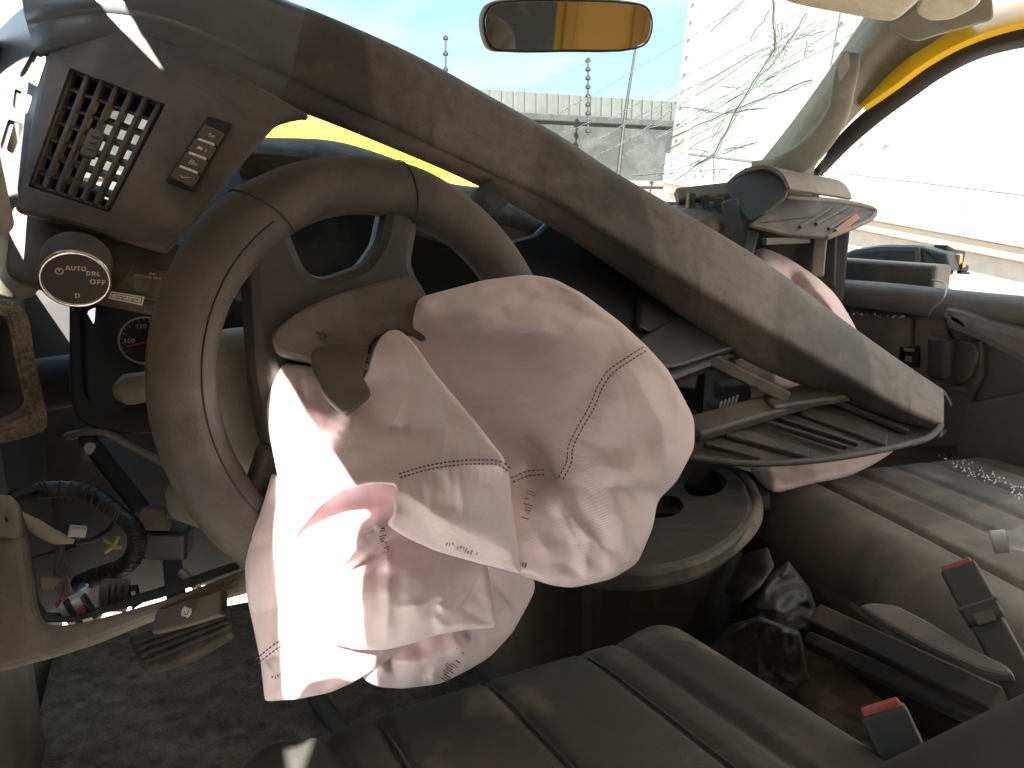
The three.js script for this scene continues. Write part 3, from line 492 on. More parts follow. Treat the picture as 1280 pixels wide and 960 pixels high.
{ // instrument cluster
  const t = thing('instrument_cluster', 'dark instrument cluster with a round speedometer behind the wheel rim', 'gauge', at(160, 540, 0.92));
  const F = frame3([100, 380, 0.92], [230, 380, 0.96], [120, 530, 0.89]);
  obj('cluster_face', plate(F, [[92, 372], [130, 362], [300, 372], [300, 520], [150, 524], [108, 512], [96, 490]], { t: 0.02, h: -0.03, bevel: 0.004, r: 0.02 }), M.navy, t);
  obj('cluster_bezel', plate(F, [[86, 362], [300, 350], [300, 535], [140, 540], [100, 528], [86, 500]], { t: 0.018, h: -0.012, bevel: 0.004, r: 0.02, holes: [[[94, 372], [300, 366], [300, 518], [150, 522], [110, 512], [98, 490]]] }), M.black, t);
  const c = F.px(182, 425, -0.008), rad = F.px(148, 425, -0.008).distanceTo(c);
  const gm = canvasTex(256, 256, (g) => { g.fillStyle = '#101211'; g.fillRect(0, 0, 256, 256); g.strokeStyle = '#8f9590'; g.lineWidth = 4; g.fillStyle = '#9aa09a'; g.font = 'bold 34px sans-serif'; for (let k = 0; k < 20; k++) { const a = -3.7 + k * 0.235; g.beginPath(); g.moveTo(128 + 122 * Math.cos(a), 128 + 122 * Math.sin(a)); g.lineTo(128 + (k % 2 ? 110 : 100) * Math.cos(a), 128 + (k % 2 ? 110 : 100) * Math.sin(a)); g.stroke(); } g.fillText('100', 22, 140); g.fillText('120', 82, 62); g.strokeStyle = '#c03528'; g.lineWidth = 7; g.beginPath(); g.moveTo(128, 140); g.lineTo(38, 158); g.stroke(); });
  const dial = obj('dial', new THREE.CircleGeometry(rad, 40).applyMatrix4(new THREE.Matrix4().makeBasis(F.u, F.v, F.n).setPosition(c)), new THREE.MeshStandardMaterial({ map: gm, roughness: 0.6 }), t, true);
  obj('dial_ring', new THREE.TorusGeometry(rad, 0.0014, 8, 48).applyMatrix4(new THREE.Matrix4().makeBasis(F.u, F.v, F.n).setPosition(c)), M.metal, dial);
}
{ // side duct ring with foam
  const t = thing('air_duct', 'black air duct mouth ringed with crumbling tan foam gasket', 'air duct', at(10, 555, 0.82));
  const F = frame3([0, 380, 0.80], [60, 520, 0.84], [0, 550, 0.80]);
  obj('foam_gasket', plate(F, [[-60, 372], [18, 374], [38, 392], [46, 450], [62, 520], [60, 540], [0, 556], [-60, 566]], { t: 0.012, h: 0, bevel: 0.004, r: 0.012, holes: [[[-60, 392], [8, 388], [22, 398], [32, 455], [46, 515], [42, 526], [0, 540], [-60, 550]]] }), M.foam, t);
  obj('duct_wall', plate(F, [[-60, 386], [10, 384], [26, 396], [36, 455], [50, 517], [45, 530], [0, 544], [-60, 554]], { t: 0.06, h: -0.062, bevel: 0.002, r: 0.012, holes: [[[-60, 400], [4, 398], [14, 408], [26, 460], [36, 500], [20, 518], [-4, 528], [-60, 538]]] }), M.doordark, t);
  obj('duct_floor', plate(F, [[-60, 386], [10, 384], [26, 396], [36, 455], [50, 517], [45, 530], [0, 544], [-60, 554]], { t: 0.004, h: -0.07, bevel: 0.001 }), M.black, t);
}

// ================================================================ STEERING COLUMN AND WHEEL
const WN = V(0.23, 0.22, 0.948).normalize(), WC = at(481, 472, 0.712), WFr = frame(WC, WN);
{
  const t = thing('steering_column', 'grey steering column shroud with ignition collar and turn stalk behind the wheel', 'steering column', WC.clone().addScaledVector(WN, -0.2));
  const col = (a, b, h) => WFr.w(a, b, h);
  obj('shroud', soft(0.13, 0.15, 0.22, 0.035, 5).translate(-0.075, -0.01, -0.17).applyMatrix4(WFr.m), M.column, t);
  obj('lower_shroud', soft(0.115, 0.05, 0.16, 0.02, 4).translate(-0.095, -0.10, -0.17).applyMatrix4(WFr.m), M.column, t);
  const FI = frame(at(290, 450, 0.74), WN.clone().add(V(-0.5, 0, 0)));
  const ci = at(288, 462, 0.73), ax = WN.clone().add(V(-0.45, 0, 0)).normalize();
  const ring = obj('ignition_collar', new THREE.TorusGeometry(0.026, 0.007, 10, 32).applyMatrix4(frame(ci, ax).m), M.column, t);
  obj('ignition_barrel', cyl(ci.clone().addScaledVector(ax, -0.03), ci.clone().addScaledVector(ax, -0.004), 0.022, 0.022, 24), M.rubberblack, ring);
  const stalk = obj('turn_stalk', tapered([at(312, 466, 0.80), at(260, 472, 0.82), at(200, 480, 0.84)], [0.0135, 0.0125, 0.012]), M.rubberblack, t);
  obj('stalk_knob', tapered([at(200, 480, 0.84), at(185, 483, 0.842), at(160, 487, 0.845), at(148, 489, 0.846)], [0.013, 0.0165, 0.0175, 0.011], 16), M.greydash, stalk);
  obj('column_box', [boxAt(at(292, 400, 0.86), 0.05, 0.06, 0.05, 0.004, [5, -15, -25]), boxAt(at(310, 360, 0.9), 0.06, 0.08, 0.05, 0.006, [0, -10, -15])], M.slate, t);
  obj('box_slot', boxAt(at(288, 402, 0.828), 0.008, 0.022, 0.004, 0.001, [5, -15, -25]), M.rubberblack, t);
  const sh = obj('gear_lever', tapered([at(560, 300, 0.93), at(590, 262, 0.94), at(606, 250, 0.945)], [0.010, 0.013, 0.015]), M.rubberblack, t);
  obj('gear_knob', tapered([at(594, 262, 0.94), at(606, 252, 0.94), at(624, 240, 0.94)], [0.016, 0.019, 0.018]), M.slate, sh);
  obj('column_tube', cyl(col(-0.02, -0.03, -0.28), col(-0.02, -0.03, -0.75), 0.03, 0.03), M.black, t);
}
{
  const t = thing('steering_wheel', 'worn brown grey leather steering wheel with its hub torn open', 'steering wheel', WC.clone());
  const RC = 0.177, seg = 128, rows = [];
  for (let i = 0; i < seg; i++) {
    const a = i / seg * Math.PI * 2, deg = i / seg * 360, r = [];
    // thumb swells near the upper spokes, seen at about 115 and 65 degrees
    const sw = 1 + 0.10 * Math.exp(-(((deg - 131) / 12) ** 2)) + 0.06 * Math.exp(-(((deg - 70) / 12) ** 2));
    for (let j = 0; j < 20; j++) { const b = j / 20 * Math.PI * 2, ra = 0.0265 * sw, rb = 0.022; const rad = RC + ra * Math.cos(b); r.push(WFr.w(rad * Math.cos(a), rad * Math.sin(a), rb * Math.sin(b))); }
    rows.push(r);
  }
  rows.push(rows[0]);
  const rim = obj('rim', loft(rows, true), M.leather, t);
  // stitched seam along the inside of the rim
  const sp = [], groove = [];
  for (let i = 0; i <= 150; i++) { const a = R(123 + i * 1.6); const b = R(112), rad = RC + 0.0266 * Math.cos(b); groove.push(WFr.w(rad * Math.cos(a), rad * Math.sin(a), 0.0221 * Math.sin(b))); }
  obj('seam', new THREE.TubeGeometry(crv(groove), 300, 0.0009, 5), M.rubberblack, rim);
  for (let i = 0; i < 150; i += 1) { const p = groove[i], q = groove[i].clone().lerp(groove[i + 1], 0.55), o = p.clone().sub(WC).addScaledVector(WN, -p.clone().sub(WC).dot(WN)).normalize().multiplyScalar(0.0022); sp.push(bar(p.clone().add(o), q.clone().add(o), 0.0009, 0.0009, WN, 0.0003)); }
  obj('stitches', sp, M.rubber, rim);
  for (const deg of [121, 74]) { const a = R(deg), ring = []; for (let j = 0; j < 24; j++) { const b = j / 24 * 6.2832, rad = RC + 0.0272 * Math.cos(b) * (deg > 90 ? 1.07 : 1.06); ring.push(WFr.w(rad * Math.cos(a + 0.06 * Math.cos(b)), rad * Math.sin(a + 0.06 * Math.cos(b)), 0.0224 * Math.sin(b))); } obj('rim_joint', new THREE.TubeGeometry(crv(ring, true), 48, 0.0007, 5, true), M.rubberblack, rim); }
  // hub with the two upper spokes
  obj('hub', plate(WFr, [[372, 266], [364, 284], [384, 332], [396, 343], [410, 344], [455, 328], [474, 300], [482, 262], [488, 248], [520, 258], [526, 284], [518, 328], [530, 360], [552, 420], [560, 500], [520, 580], [420, 600], [350, 580], [332, 545], [318, 470], [312, 380], [310, 326], [322, 300], [340, 280]], { t: 0.030, h: -0.022, bevel: 0.010, r: 0.006 }), M.hub, t);
  obj('spoke', [bar(WFr.px(360, 560, -0.006), WFr.px(320, 680, -0.006), 0.05, 0.022, WN, 0.009)], M.hub, t);
  obj('spoke', [bar(WFr.px(540, 500, -0.006), WFr.px(650, 560, -0.006), 0.05, 0.022, WN, 0.009)], M.hub, t);
  // torn cover: upper piece and the flap folded out over the airbag
  const FCv = frame(WFr.px(440, 400, 0.02), WN.clone().add(V(-0.05, 0.16, 0)));
  const cov = obj('airbag_cover', plate(FCv, [[343, 412], [362, 396], [388, 380], [434, 362], [480, 350], [516, 343], [526, 352], [534, 368], [551, 408], [544, 418], [532, 428], [516, 418], [498, 411], [474, 417], [458, 440], [452, 470], [392, 452], [372, 448], [351, 442], [344, 428]], { t: 0.012, h: 0, bevel: 0.0035, r: 0.006 }), M.cover, t);
  const FFl = frame3([390, 432, 0.648], [460, 440, 0.650], [432, 515, 0.572]);
  obj('cover_flap', plate(FFl, [[392, 434], [420, 428], [462, 430], [456, 446], [453, 468], [465, 489], [450, 502], [433, 515], [416, 502], [402, 486], [392, 466], [388, 448]], { t: 0.006, h: 0, bevel: 0.002, r: 0.006 }), M.cover, t);
  obj('embossed_mark', [bar(FCv.px(398, 414, 0.013), FCv.px(402, 424, 0.013), 0.0012, 0.001, FCv.n, 0.0003), new THREE.TorusGeometry(0.0026, 0.0006, 5, 14).applyMatrix4(frame(FCv.px(404, 420, 0.013), FCv.n).m), bar(FCv.px(398, 414, 0.013), FCv.px(394, 416, 0.013), 0.001, 0.001, FCv.n, 0.0003)], M.hub, cov);
  // torn fibres along the cover edge
  const fib = []; for (let k = 0; k < 60; k++) { const s = rnd(), x = 462 - 8 * Math.sin(s * 3.1) + rr(-2, 2), y = 440 + 50 * s, p = at(x, y, 0.655 - 0.02 * s); fib.push(bar(p, p.clone().add(V(rr(0, 0.004), rr(-0.003, 0.003), rr(0, 0.003))), 0.0008, 0.0008, WN, 0.0003)); }
  obj('torn_edge', fib, M.cover, cov);
}

// ================================================================ AIRBAG
// a crumpled lobe: outline in picture pixels, depth spread from control points, closed behind
function inside(poly, x, y) { let c = false; for (let i = 0, j = poly.length - 1; i < poly.length; j = i++) { const [xi, yi] = poly[i], [xj, yj] = poly[j]; if ((yi > y) !== (yj > y) && x < (xj - xi) * (y - yi) / (yj - yi) + xi) c = !c; } return c; }
function sdf(poly, x, y) { let m = 1e9; for (let i = 0, j = poly.length - 1; i < poly.length; j = i++) { const [ax, ay] = poly[j], [bx, by] = poly[i], dx = bx - ax, dy = by - ay, t = Math.max(0, Math.min(1, ((x - ax) * dx + (y - ay) * dy) / (dx * dx + dy * dy || 1))); m = Math.min(m, Math.hypot(x - ax - dx * t, y - ay - dy * t)); } return inside(poly, x, y) ? m : -m; }
function rbf(ctrl, smooth = 3) {                      // ctrl [px, py, d]; also polylines [[...],[...]]
  const pts = [];
  for (const c of ctrl) if (Array.isArray(c[0])) { for (let i = 0; i < c.length - 1; i++) { const a = c[i], b = c[i + 1], n = Math.max(1, Math.round(Math.hypot(a[0] - b[0], a[1] - b[1]) / 13)); for (let k = i ? 1 : 0; k <= n; k++) pts.push(a.map((v, q) => v + (b[q] - v) * k / n)); } } else pts.push(c);
  const u = []; for (const p of pts) if (!u.some((q) => Math.hypot(q[0] - p[0], q[1] - p[1]) < 3)) u.push(p);
  const n = u.length, N = n + 3, A = [];
  const phi = (r2) => Math.sqrt(r2 + smooth * smooth);
  for (let i = 0; i < N; i++) A.push(new Float64Array(N + 1));
  for (let i = 0; i < n; i++) { for (let j = 0; j < n; j++) A[i][j] = phi((u[i][0] - u[j][0]) ** 2 + (u[i][1] - u[j][1]) ** 2); const q = [1, u[i][0] / 500, u[i][1] / 500]; for (let k = 0; k < 3; k++) A[i][n + k] = A[n + k][i] = q[k]; A[i][N] = u[i][2]; }
  for (let c = 0; c < N; c++) { let p = c; for (let r = c + 1; r < N; r++) if (Math.abs(A[r][c]) > Math.abs(A[p][c])) p = r; [A[c], A[p]] = [A[p], A[c]]; for (let r = 0; r < N; r++) if (r !== c && A[r][c]) { const f = A[r][c] / A[c][c]; for (let k = c; k <= N; k++) A[r][k] -= f * A[c][k]; } }
  const w = A.map((r, i) => r[N] / r[i]);
  return (x, y) => { let s = w[n] + w[n + 1] * x / 500 + w[n + 2] * y / 500; for (let i = 0; i < n; i++) s += w[i] * phi((x - u[i][0]) ** 2 + (y - u[i][1]) ** 2); return s; };
}
function facets(x, y, cell, off) {                    // flat facets meeting in straight creases, heights -0.5..0.5
  const wx = x + cell * 0.9 * (vnoise(x / cell / 1.7 + off, y / cell / 1.7) - 0.5), wy = y + cell * 0.9 * (vnoise(x / cell / 1.7 + 40, y / cell / 1.7 + off) - 0.5);
  const c = Math.cos(0.5 + off), n = Math.sin(0.5 + off), X = (wx * c - wy * n) / cell + 50, Y = (wx * n + wy * c) / (cell * 1.25) + 50;
  const k = (X + Y) * 0.36603, i = Math.floor(X + k), j = Math.floor(Y + k), u = X + k - i, v = Y + k - j, h = (a, b) => PERM[PERM[(a + Math.floor(off * 13)) & 255] + (b & 255)] / 255 - 0.5;
  return u > v ? h(i, j) * (1 - u) + h(i + 1, j) * (u - v) + h(i + 1, j + 1) * v : h(i, j) * (1 - v) + h(i, j + 1) * (v - u) + h(i + 1, j + 1) * u;
}
function lobe(outline, ctrl, { step = 4, thick = 0.05, edge = 12, roll = 0.012, wr = 0.0022, smooth = 3, seedOff = 0, wscale = 48, pucker = null, crease = [], corner = 14 } = {}) {
  const poly = roundPoly(outline.map(([x, y]) => new THREE.Vector2(x, y)), corner).map((p) => [p.x, p.y]);
  const f = rbf(ctrl, smooth);
  const soft3 = (x, y, c, o) => (facets(x, y, c, o) * 2 + facets(x + c * 0.03, y, c, o) + facets(x - c * 0.03, y, c, o) + facets(x, y + c * 0.03, c, o) + facets(x, y - c * 0.03, c, o)) / 6;
  const wrinkle = (x, y) => {
    let w = wr * 2.4 * soft3(x, y, wscale, seedOff) + wr * 1.0 * soft3(x, y, wscale * 0.47, seedOff + 2.3) + wr * 0.16 * (fbm(x / 9 + seedOff, y / 9, 2, 64) - 0.5);
    if (pucker) for (const pl of pucker) { let m = 1e9, al = 0, run = 0; for (let i = 0; i < pl.length - 1; i++) { const [ax, ay] = pl[i], [bx, by] = pl[i + 1], L = Math.hypot(bx - ax, by - ay), t = Math.max(0, Math.min(1, ((x - ax) * (bx - ax) + (y - ay) * (by - ay)) / L / L)), d = Math.hypot(x - ax - (bx - ax) * t, y - ay - (by - ay) * t); if (d < m) { m = d; al = run + t * L; } run += L; } if (m < 45) w += 0.0011 * Math.sin(al / 11 * 6.283 + 2 * vnoise(al / 25, seedOff)) * (m / 8) * Math.exp(-m / 11) - 0.0022 * Math.exp(-((m / 4.5) ** 2)); }
    for (const [pl, amp, wid] of crease) { let m = 1e9, al = 0; for (let i = 0; i < pl.length - 1; i++) { const [ax, ay] = pl[i], [bx, by] = pl[i + 1], L = Math.hypot(bx - ax, by - ay), t = Math.max(0, Math.min(1, ((x - ax) * (bx - ax) + (y - ay) * (by - ay)) / L / L)), d = Math.hypot(x - ax - (bx - ax) * t, y - ay - (by - ay) * t); if (d < m) { m = d; al = (i + t) / (pl.length - 1); } } if (m < wid) w -= 1.5 * amp * (1 - m / wid) ** 1.5 * Math.sin(Math.PI * (0.12 + 0.76 * al)); }
    return w;
  };
  const xs = poly.map((p) => p[0]), ys = poly.map((p) => p[1]), x0 = Math.min(...xs) - step, y0_ = Math.min(...ys) - step, nx = Math.ceil((Math.max(...xs) + step - x0) / step), ny = Math.ceil((Math.max(...ys) + step - y0_) / step);
  const S = []; for (let j = 0; j <= ny; j++) for (let i = 0; i <= nx; i++) S.push(sdf(poly, x0 + i * step, y0_ + j * step));
  const depth = (x, y, s) => { const k = Math.max(0, 1 - Math.max(0, s) / edge); return f(x, y) + roll * (1 - Math.sqrt(Math.max(0, 1 - k * k))) + wrinkle(x, y) * Math.min(1, Math.max(0, s) / 8); };
  const verts = [], key = new Map(), tri = [];
  const add = (k, x, y, s) => { if (!key.has(k)) { key.set(k, verts.length); verts.push([x, y, s]); } return key.get(k); };
  const G = (i, j) => j * (nx + 1) + i;
  for (let j = 0; j < ny; j++) for (let i = 0; i < nx; i++) for (const T of (i + j) % 2 ? [[[i, j], [i + 1, j], [i + 1, j + 1]], [[i, j], [i + 1, j + 1], [i, j + 1]]] : [[[i, j], [i + 1, j], [i, j + 1]], [[i + 1, j], [i + 1, j + 1], [i, j + 1]]]) {
    const out = [];
    for (let k = 0; k < 3; k++) {
      const a = T[k], b = T[(k + 1) % 3], ga = G(...a), gb = G(...b), sa = S[ga], sb = S[gb];
      if (sa > 0) out.push(add('g' + ga, x0 + a[0] * step, y0_ + a[1] * step, sa));
      if ((sa > 0) !== (sb > 0)) { const t = sa / (sa - sb); out.push(add('e' + Math.min(ga, gb) + '_' + Math.max(ga, gb), x0 + (a[0] + (b[0] - a[0]) * t) * step, y0_ + (a[1] + (b[1] - a[1]) * t) * step, 0)); }
    }
    for (let k = 1; k + 1 < out.length; k++) tri.push([out[0], out[k], out[k + 1]]);
  }
  const pos = [], idx = [];
  for (const [x, y, s] of verts) { const p = at(x, y, depth(x, y, s)); pos.push(p.x, p.y, p.z); }
  const n = verts.length, back = new Map();
  verts.forEach(([x, y, s], i) => { if (s > 0) { const p = at(x, y, depth(x, y, s) + roll + thick * Math.sqrt(Math.min(1, s / 40)) + 0.002); back.set(i, pos.length / 3); pos.push(p.x, p.y, p.z); } else back.set(i, i); });
  for (const [a, b, c] of tri) { idx.push(a, c, b); const A = back.get(a), B = back.get(b), C = back.get(c); if (!(A === a && B === b && C === c)) idx.push(A, B, C); }
  const g = new THREE.BufferGeometry(); g.setAttribute('position', new THREE.Float32BufferAttribute(pos, 3)); g.setIndex(idx); g.computeVertexNormals(); planarUV(g, V(0.1, 0.35, 0.93));
  return { g, S: (x, y, lift = 0.001) => at(x, y, depth(x, y, sdf(poly, x, y)) - lift) };
}
function stitchRow(L, pts, off = [0], dash = 5.2, w = 0.0011) { // dashes along a path on the lobe
  const c = crv(pts.map(([x, y]) => V(x, y, 0))), len = c.getLength(), n = Math.floor(len / dash), out = [];
  for (const o of off) for (let i = 0; i < n; i++) { const a = c.getPointAt(i / n), b = c.getPointAt(Math.min(1, (i + 0.6) / n)), tg = c.getTangentAt(i / n), q = [-tg.y * o, tg.x * o]; const A = L.S(a.x + q[0], a.y + q[1]), B = L.S(b.x + q[0], b.y + q[1]); if (A.distanceTo(B) < 0.012 && A.distanceTo(B) > 1e-4) out.push(bar(A, B, w, 0.0009, EYE.clone().sub(A), 0.0003)); }
  return out;
}
function codeMark(L, x0, y0_, x1, y1, h, n) {        // printed row of short bars
  const out = []; const dx = x1 - x0, dy = y1 - y0_, l = Math.hypot(dx, dy), nx = -dy / l, ny = dx / l;
  for (let i = 0; i < n; i++) { if (rnd() < 0.25) continue; const s = i / n, k = rr(0.4, 1) * h, o = rnd() < 0.5 ? 0 : h - k, ax = x0 + dx * s + nx * o, ay = y0_ + dy * s + ny * o; out.push(bar(L.S(ax, ay, 0.0004), L.S(ax + nx * k, ay + ny * k, 0.0004), rr(0.0006, 0.0014), 0.0005, EYE.clone().sub(L.S(ax, ay)), 0.0002)); }
  return out;
}
{
  const t = thing('driver_airbag', 'deflated pale pink driver airbag hanging crumpled from the steering wheel hub', 'airbag', at(480, 760, 0.58));
  const seamA = [[806, 436], [784, 450], [762, 466], [750, 484], [740, 508], [724, 536], [713, 560], [711, 578], [700, 600]], seamB = [[500, 597], [540, 586], [590, 580], [625, 582], [636, 590]];
  const A = lobe([[505, 415], [522, 372], [560, 362], [605, 350], [660, 343], [692, 348], [730, 368], [775, 402], [808, 432], [835, 462], [856, 500], [868, 524], [868, 560], [846, 602], [822, 626], [816, 660], [797, 704], [765, 724], [716, 735], [690, 732], [650, 719], [590, 702], [540, 680], [520, 600], [505, 500]],
    [[[530, 380, 0.69], [600, 358, 0.70], [660, 350, 0.705], [740, 382, 0.70], [800, 432, 0.685]], [[545, 430, 0.70], [590, 480, 0.715], [630, 530, 0.715], [670, 575, 0.70], [692, 600, 0.685]],
      [[800, 434, 0.672], [768, 458, 0.668], [745, 490, 0.664], [725, 530, 0.660], [712, 572, 0.655], [694, 602, 0.655]], [[560, 400, 0.682], [620, 400, 0.676], [690, 410, 0.672], [740, 425, 0.672]], [[640, 450, 0.690], [690, 470, 0.688], [710, 500, 0.684]], [650, 500, 0.703], [690, 540, 0.690],
      [[770, 470, 0.652], [752, 520, 0.640], [748, 570, 0.628]], [[835, 500, 0.668], [842, 540, 0.655], [820, 600, 0.632]], [[800, 480, 0.650], [810, 540, 0.636], [800, 600, 0.612]], [[868, 530, 0.70], [850, 600, 0.685], [825, 625, 0.66]], [[770, 620, 0.598], [790, 680, 0.590], [760, 715, 0.588], [716, 728, 0.590]], [[700, 620, 0.628], [722, 650, 0.618], [735, 680, 0.602], [738, 712, 0.592]], [[660, 580, 0.665], [650, 625, 0.640], [652, 680, 0.610], [655, 712, 0.598]], [[690, 640, 0.622], [690, 690, 0.598]], [600, 600, 0.66], [590, 690, 0.61]], { thick: 0.07, wr: 0.0058, seedOff: 1.3, edge: 11, roll: 0.011, step: 3, corner: 9, crease: [[[[548, 432], [640, 408], [745, 424]], 0.005, 26], [[[556, 450], [640, 452], [705, 478]], 0.006, 24], [[[590, 500], [640, 505], [690, 530]], 0.005, 20], [[[604, 530], [680, 600], [738, 712]], 0.005, 26], [[[720, 650], [765, 700]], 0.003, 18], [[[788, 462], [828, 530], [838, 604]], 0.006, 24], [[[848, 478], [848, 560], [824, 620]], 0.005, 18], [[[692, 612], [736, 676], [728, 728]], 0.005, 22], [[[770, 600], [800, 640]], -0.004, 20], [[[620, 362], [700, 378], [770, 412]], -0.004, 18], [[[540, 395], [600, 385], [640, 372]], 0.004, 16]], pucker: [seamA] });
  const B = lobe([[352, 453], [392, 458], [432, 500], [458, 470], [470, 430], [482, 414], [497, 411], [514, 424], [545, 468], [590, 522], [630, 572], [637, 596], [640, 630], [647, 680], [652, 717], [620, 710], [591, 702], [542, 688], [504, 670], [482, 655], [494, 640], [490, 622], [496, 606], [470, 604], [426, 613], [398, 634], [371, 667], [366, 690], [357, 650], [346, 590], [336, 540], [333, 508], [340, 478]],
    [[[483, 416, 0.655], [500, 414, 0.65], [545, 470, 0.60], [590, 524, 0.558], [630, 574, 0.527]], [[474, 440, 0.64], [470, 480, 0.62], [455, 520, 0.592]], [[510, 440, 0.63], [515, 480, 0.605], [505, 530, 0.572], [490, 580, 0.545]], [[545, 490, 0.592], [560, 540, 0.556], [560, 580, 0.538]],
      [[354, 456, 0.645], [338, 500, 0.63], [340, 550, 0.60], [352, 620, 0.565], [364, 680, 0.55]], [[370, 470, 0.625], [375, 510, 0.605], [378, 545, 0.585]], [[430, 512, 0.625], [412, 545, 0.607], [396, 574, 0.59]], [[436, 520, 0.592], [416, 556, 0.575], [402, 580, 0.563]], [[420, 478, 0.655], [400, 500, 0.635], [392, 540, 0.610]],
      [[470, 530, 0.582], [520, 545, 0.568], [540, 535, 0.572]], [[400, 600, 0.55], [440, 590, 0.548], [480, 588, 0.543]], [[500, 592, 0.536], [560, 584, 0.532], [632, 580, 0.526]], [[640, 600, 0.534], [644, 650, 0.536], [650, 706, 0.535]], [[428, 610, 0.533], [470, 603, 0.525], [496, 607, 0.518], [492, 640, 0.508], [484, 654, 0.512]], [[372, 664, 0.545], [398, 634, 0.54], [426, 613, 0.534]], [[520, 630, 0.514], [560, 650, 0.512], [610, 665, 0.520]], [[504, 668, 0.522], [542, 686, 0.528], [591, 700, 0.533]], [[580, 620, 0.521], [600, 600, 0.526]]], { thick: 0.04, wr: 0.0032, seedOff: 4.1, edge: 6, roll: 0.005, step: 3, corner: 8, crease: [[[[500, 416], [514, 480], [470, 570]], 0.004, 20], [[[462, 532], [540, 540]], -0.003, 14], [[[372, 462], [384, 510], [400, 572]], -0.006, 16], [[[545, 480], [560, 530], [552, 580]], 0.003, 18], [[[540, 600], [536, 640]], 0.002, 10], [[[575, 596], [580, 650]], 0.0025, 12], [[[500, 610], [560, 655], [640, 690]], 0.003, 18]], pucker: [seamB] });
  const C = lobe([[350, 600], [420, 585], [500, 590], [570, 640], [606, 690], [612, 722], [618, 765], [623, 785], [590, 786], [545, 794], [510, 806], [480, 813], [445, 812], [412, 804], [390, 786], [374, 752], [366, 715], [360, 660]],
    [[[380, 620, 0.585], [430, 610, 0.60], [490, 612, 0.60]], [[400, 640, 0.585], [440, 632, 0.60], [480, 632, 0.595]], [[372, 670, 0.553], [405, 668, 0.548], [437, 660, 0.540], [472, 648, 0.528]], [[382, 672, 0.547], [412, 672, 0.541], [442, 664, 0.533], [474, 654, 0.522]], [[474, 660, 0.522], [450, 690, 0.530], [422, 716, 0.540]], [[484, 664, 0.566], [462, 692, 0.568], [434, 714, 0.558]], [[488, 690, 0.566], [460, 708, 0.560], [430, 722, 0.546]], [[490, 700, 0.552], [462, 716, 0.548], [430, 730, 0.542]],
      [[400, 700, 0.540], [396, 740, 0.545], [400, 780, 0.563]], [[368, 715, 0.56], [378, 760, 0.567], [400, 798, 0.578]], [[440, 750, 0.538], [440, 790, 0.555], [445, 811, 0.572]], [[486, 700, 0.548], [484, 740, 0.536], [482, 780, 0.544], [480, 810, 0.566]], [[520, 690, 0.575], [540, 720, 0.562], [552, 760, 0.556], [545, 790, 0.566]], [[510, 720, 0.548], [520, 760, 0.542], [520, 795, 0.558]], [[560, 700, 0.582], [580, 740, 0.572], [600, 782, 0.570]], [[606, 695, 0.592], [612, 740, 0.582], [622, 783, 0.576]], [570, 660, 0.60], [[551, 700, 0.581], [548, 740, 0.562], [553, 788, 0.564]]], { thick: 0.035, wr: 0.0040, seedOff: 8.7, edge: 6, roll: 0.005, step: 3, corner: 9, crease: [[[[486, 698], [484, 812]], 0.004, 16], [[[552, 664], [550, 730], [556, 790]], 0.005, 16], [[[392, 690], [436, 756], [430, 808]], -0.005, 20], [[[500, 762], [550, 748]], 0.003, 12], [[[600, 720], [575, 760], [612, 784]], -0.004, 16]] });
  const D = lobe([[340, 590], [330, 626], [316, 660], [306, 706], [308, 745], [318, 790], [326, 830], [331, 877], [372, 874], [412, 866], [440, 854], [475, 832], [520, 800], [540, 760], [500, 700], [420, 640]],
    [[[342, 600, 0.625], [318, 660, 0.612], [308, 720, 0.602], [316, 780, 0.597], [326, 830, 0.592], [333, 872, 0.586]], [[352, 660, 0.598], [345, 730, 0.588], [350, 800, 0.583], [352, 860, 0.581]], [[378, 730, 0.604], [382, 780, 0.600], [386, 830, 0.592], [384, 868, 0.586]], [[420, 820, 0.606], [430, 850, 0.598], [460, 838, 0.606]], [[470, 760, 0.64], [520, 790, 0.64]], [330, 760, 0.590], [[320, 830, 0.596], [360, 806, 0.585], [392, 790, 0.598]], [400, 700, 0.62]], { thick: 0.03, wr: 0.0038, seedOff: 12.2, crease: [[[[348, 690], [340, 780], [354, 872]], -0.004, 18], [[[382, 770], [386, 868]], 0.005, 16], [[[405, 800], [430, 856]], -0.004, 14]], edge: 6, roll: 0.005, step: 3, corner: 6, pucker: [[[322, 826], [345, 808], [370, 794], [390, 786]]] });
  const E = lobe([[440, 780], [452, 848], [472, 859], [505, 861], [550, 855], [585, 838], [612, 822], [640, 792], [660, 756], [670, 735], [664, 715], [620, 690], [540, 700], [470, 740]],
    [[[452, 846, 0.63], [505, 858, 0.63], [550, 852, 0.635], [612, 820, 0.655], [650, 775, 0.675], [668, 738, 0.685]], [[470, 820, 0.62], [520, 830, 0.612], [570, 815, 0.622], [620, 770, 0.648]], [[480, 840, 0.614], [500, 812, 0.628]], [[540, 850, 0.618], [520, 800, 0.632]], [540, 740, 0.66], [600, 720, 0.675], [[560, 790, 0.635], [610, 800, 0.64]]], { thick: 0.04, wr: 0.0045, seedOff: 17.1, crease: [[[[478, 800], [500, 858]], -0.005, 18], [[[560, 780], [590, 838]], 0.004, 18], [[[620, 730], [648, 778]], -0.004, 18]], edge: 7, roll: 0.006, step: 3, corner: 9 });
  const body = obj('airbag_fabric', [A.g, B.g, C.g, D.g, E.g], M.airbag, t);
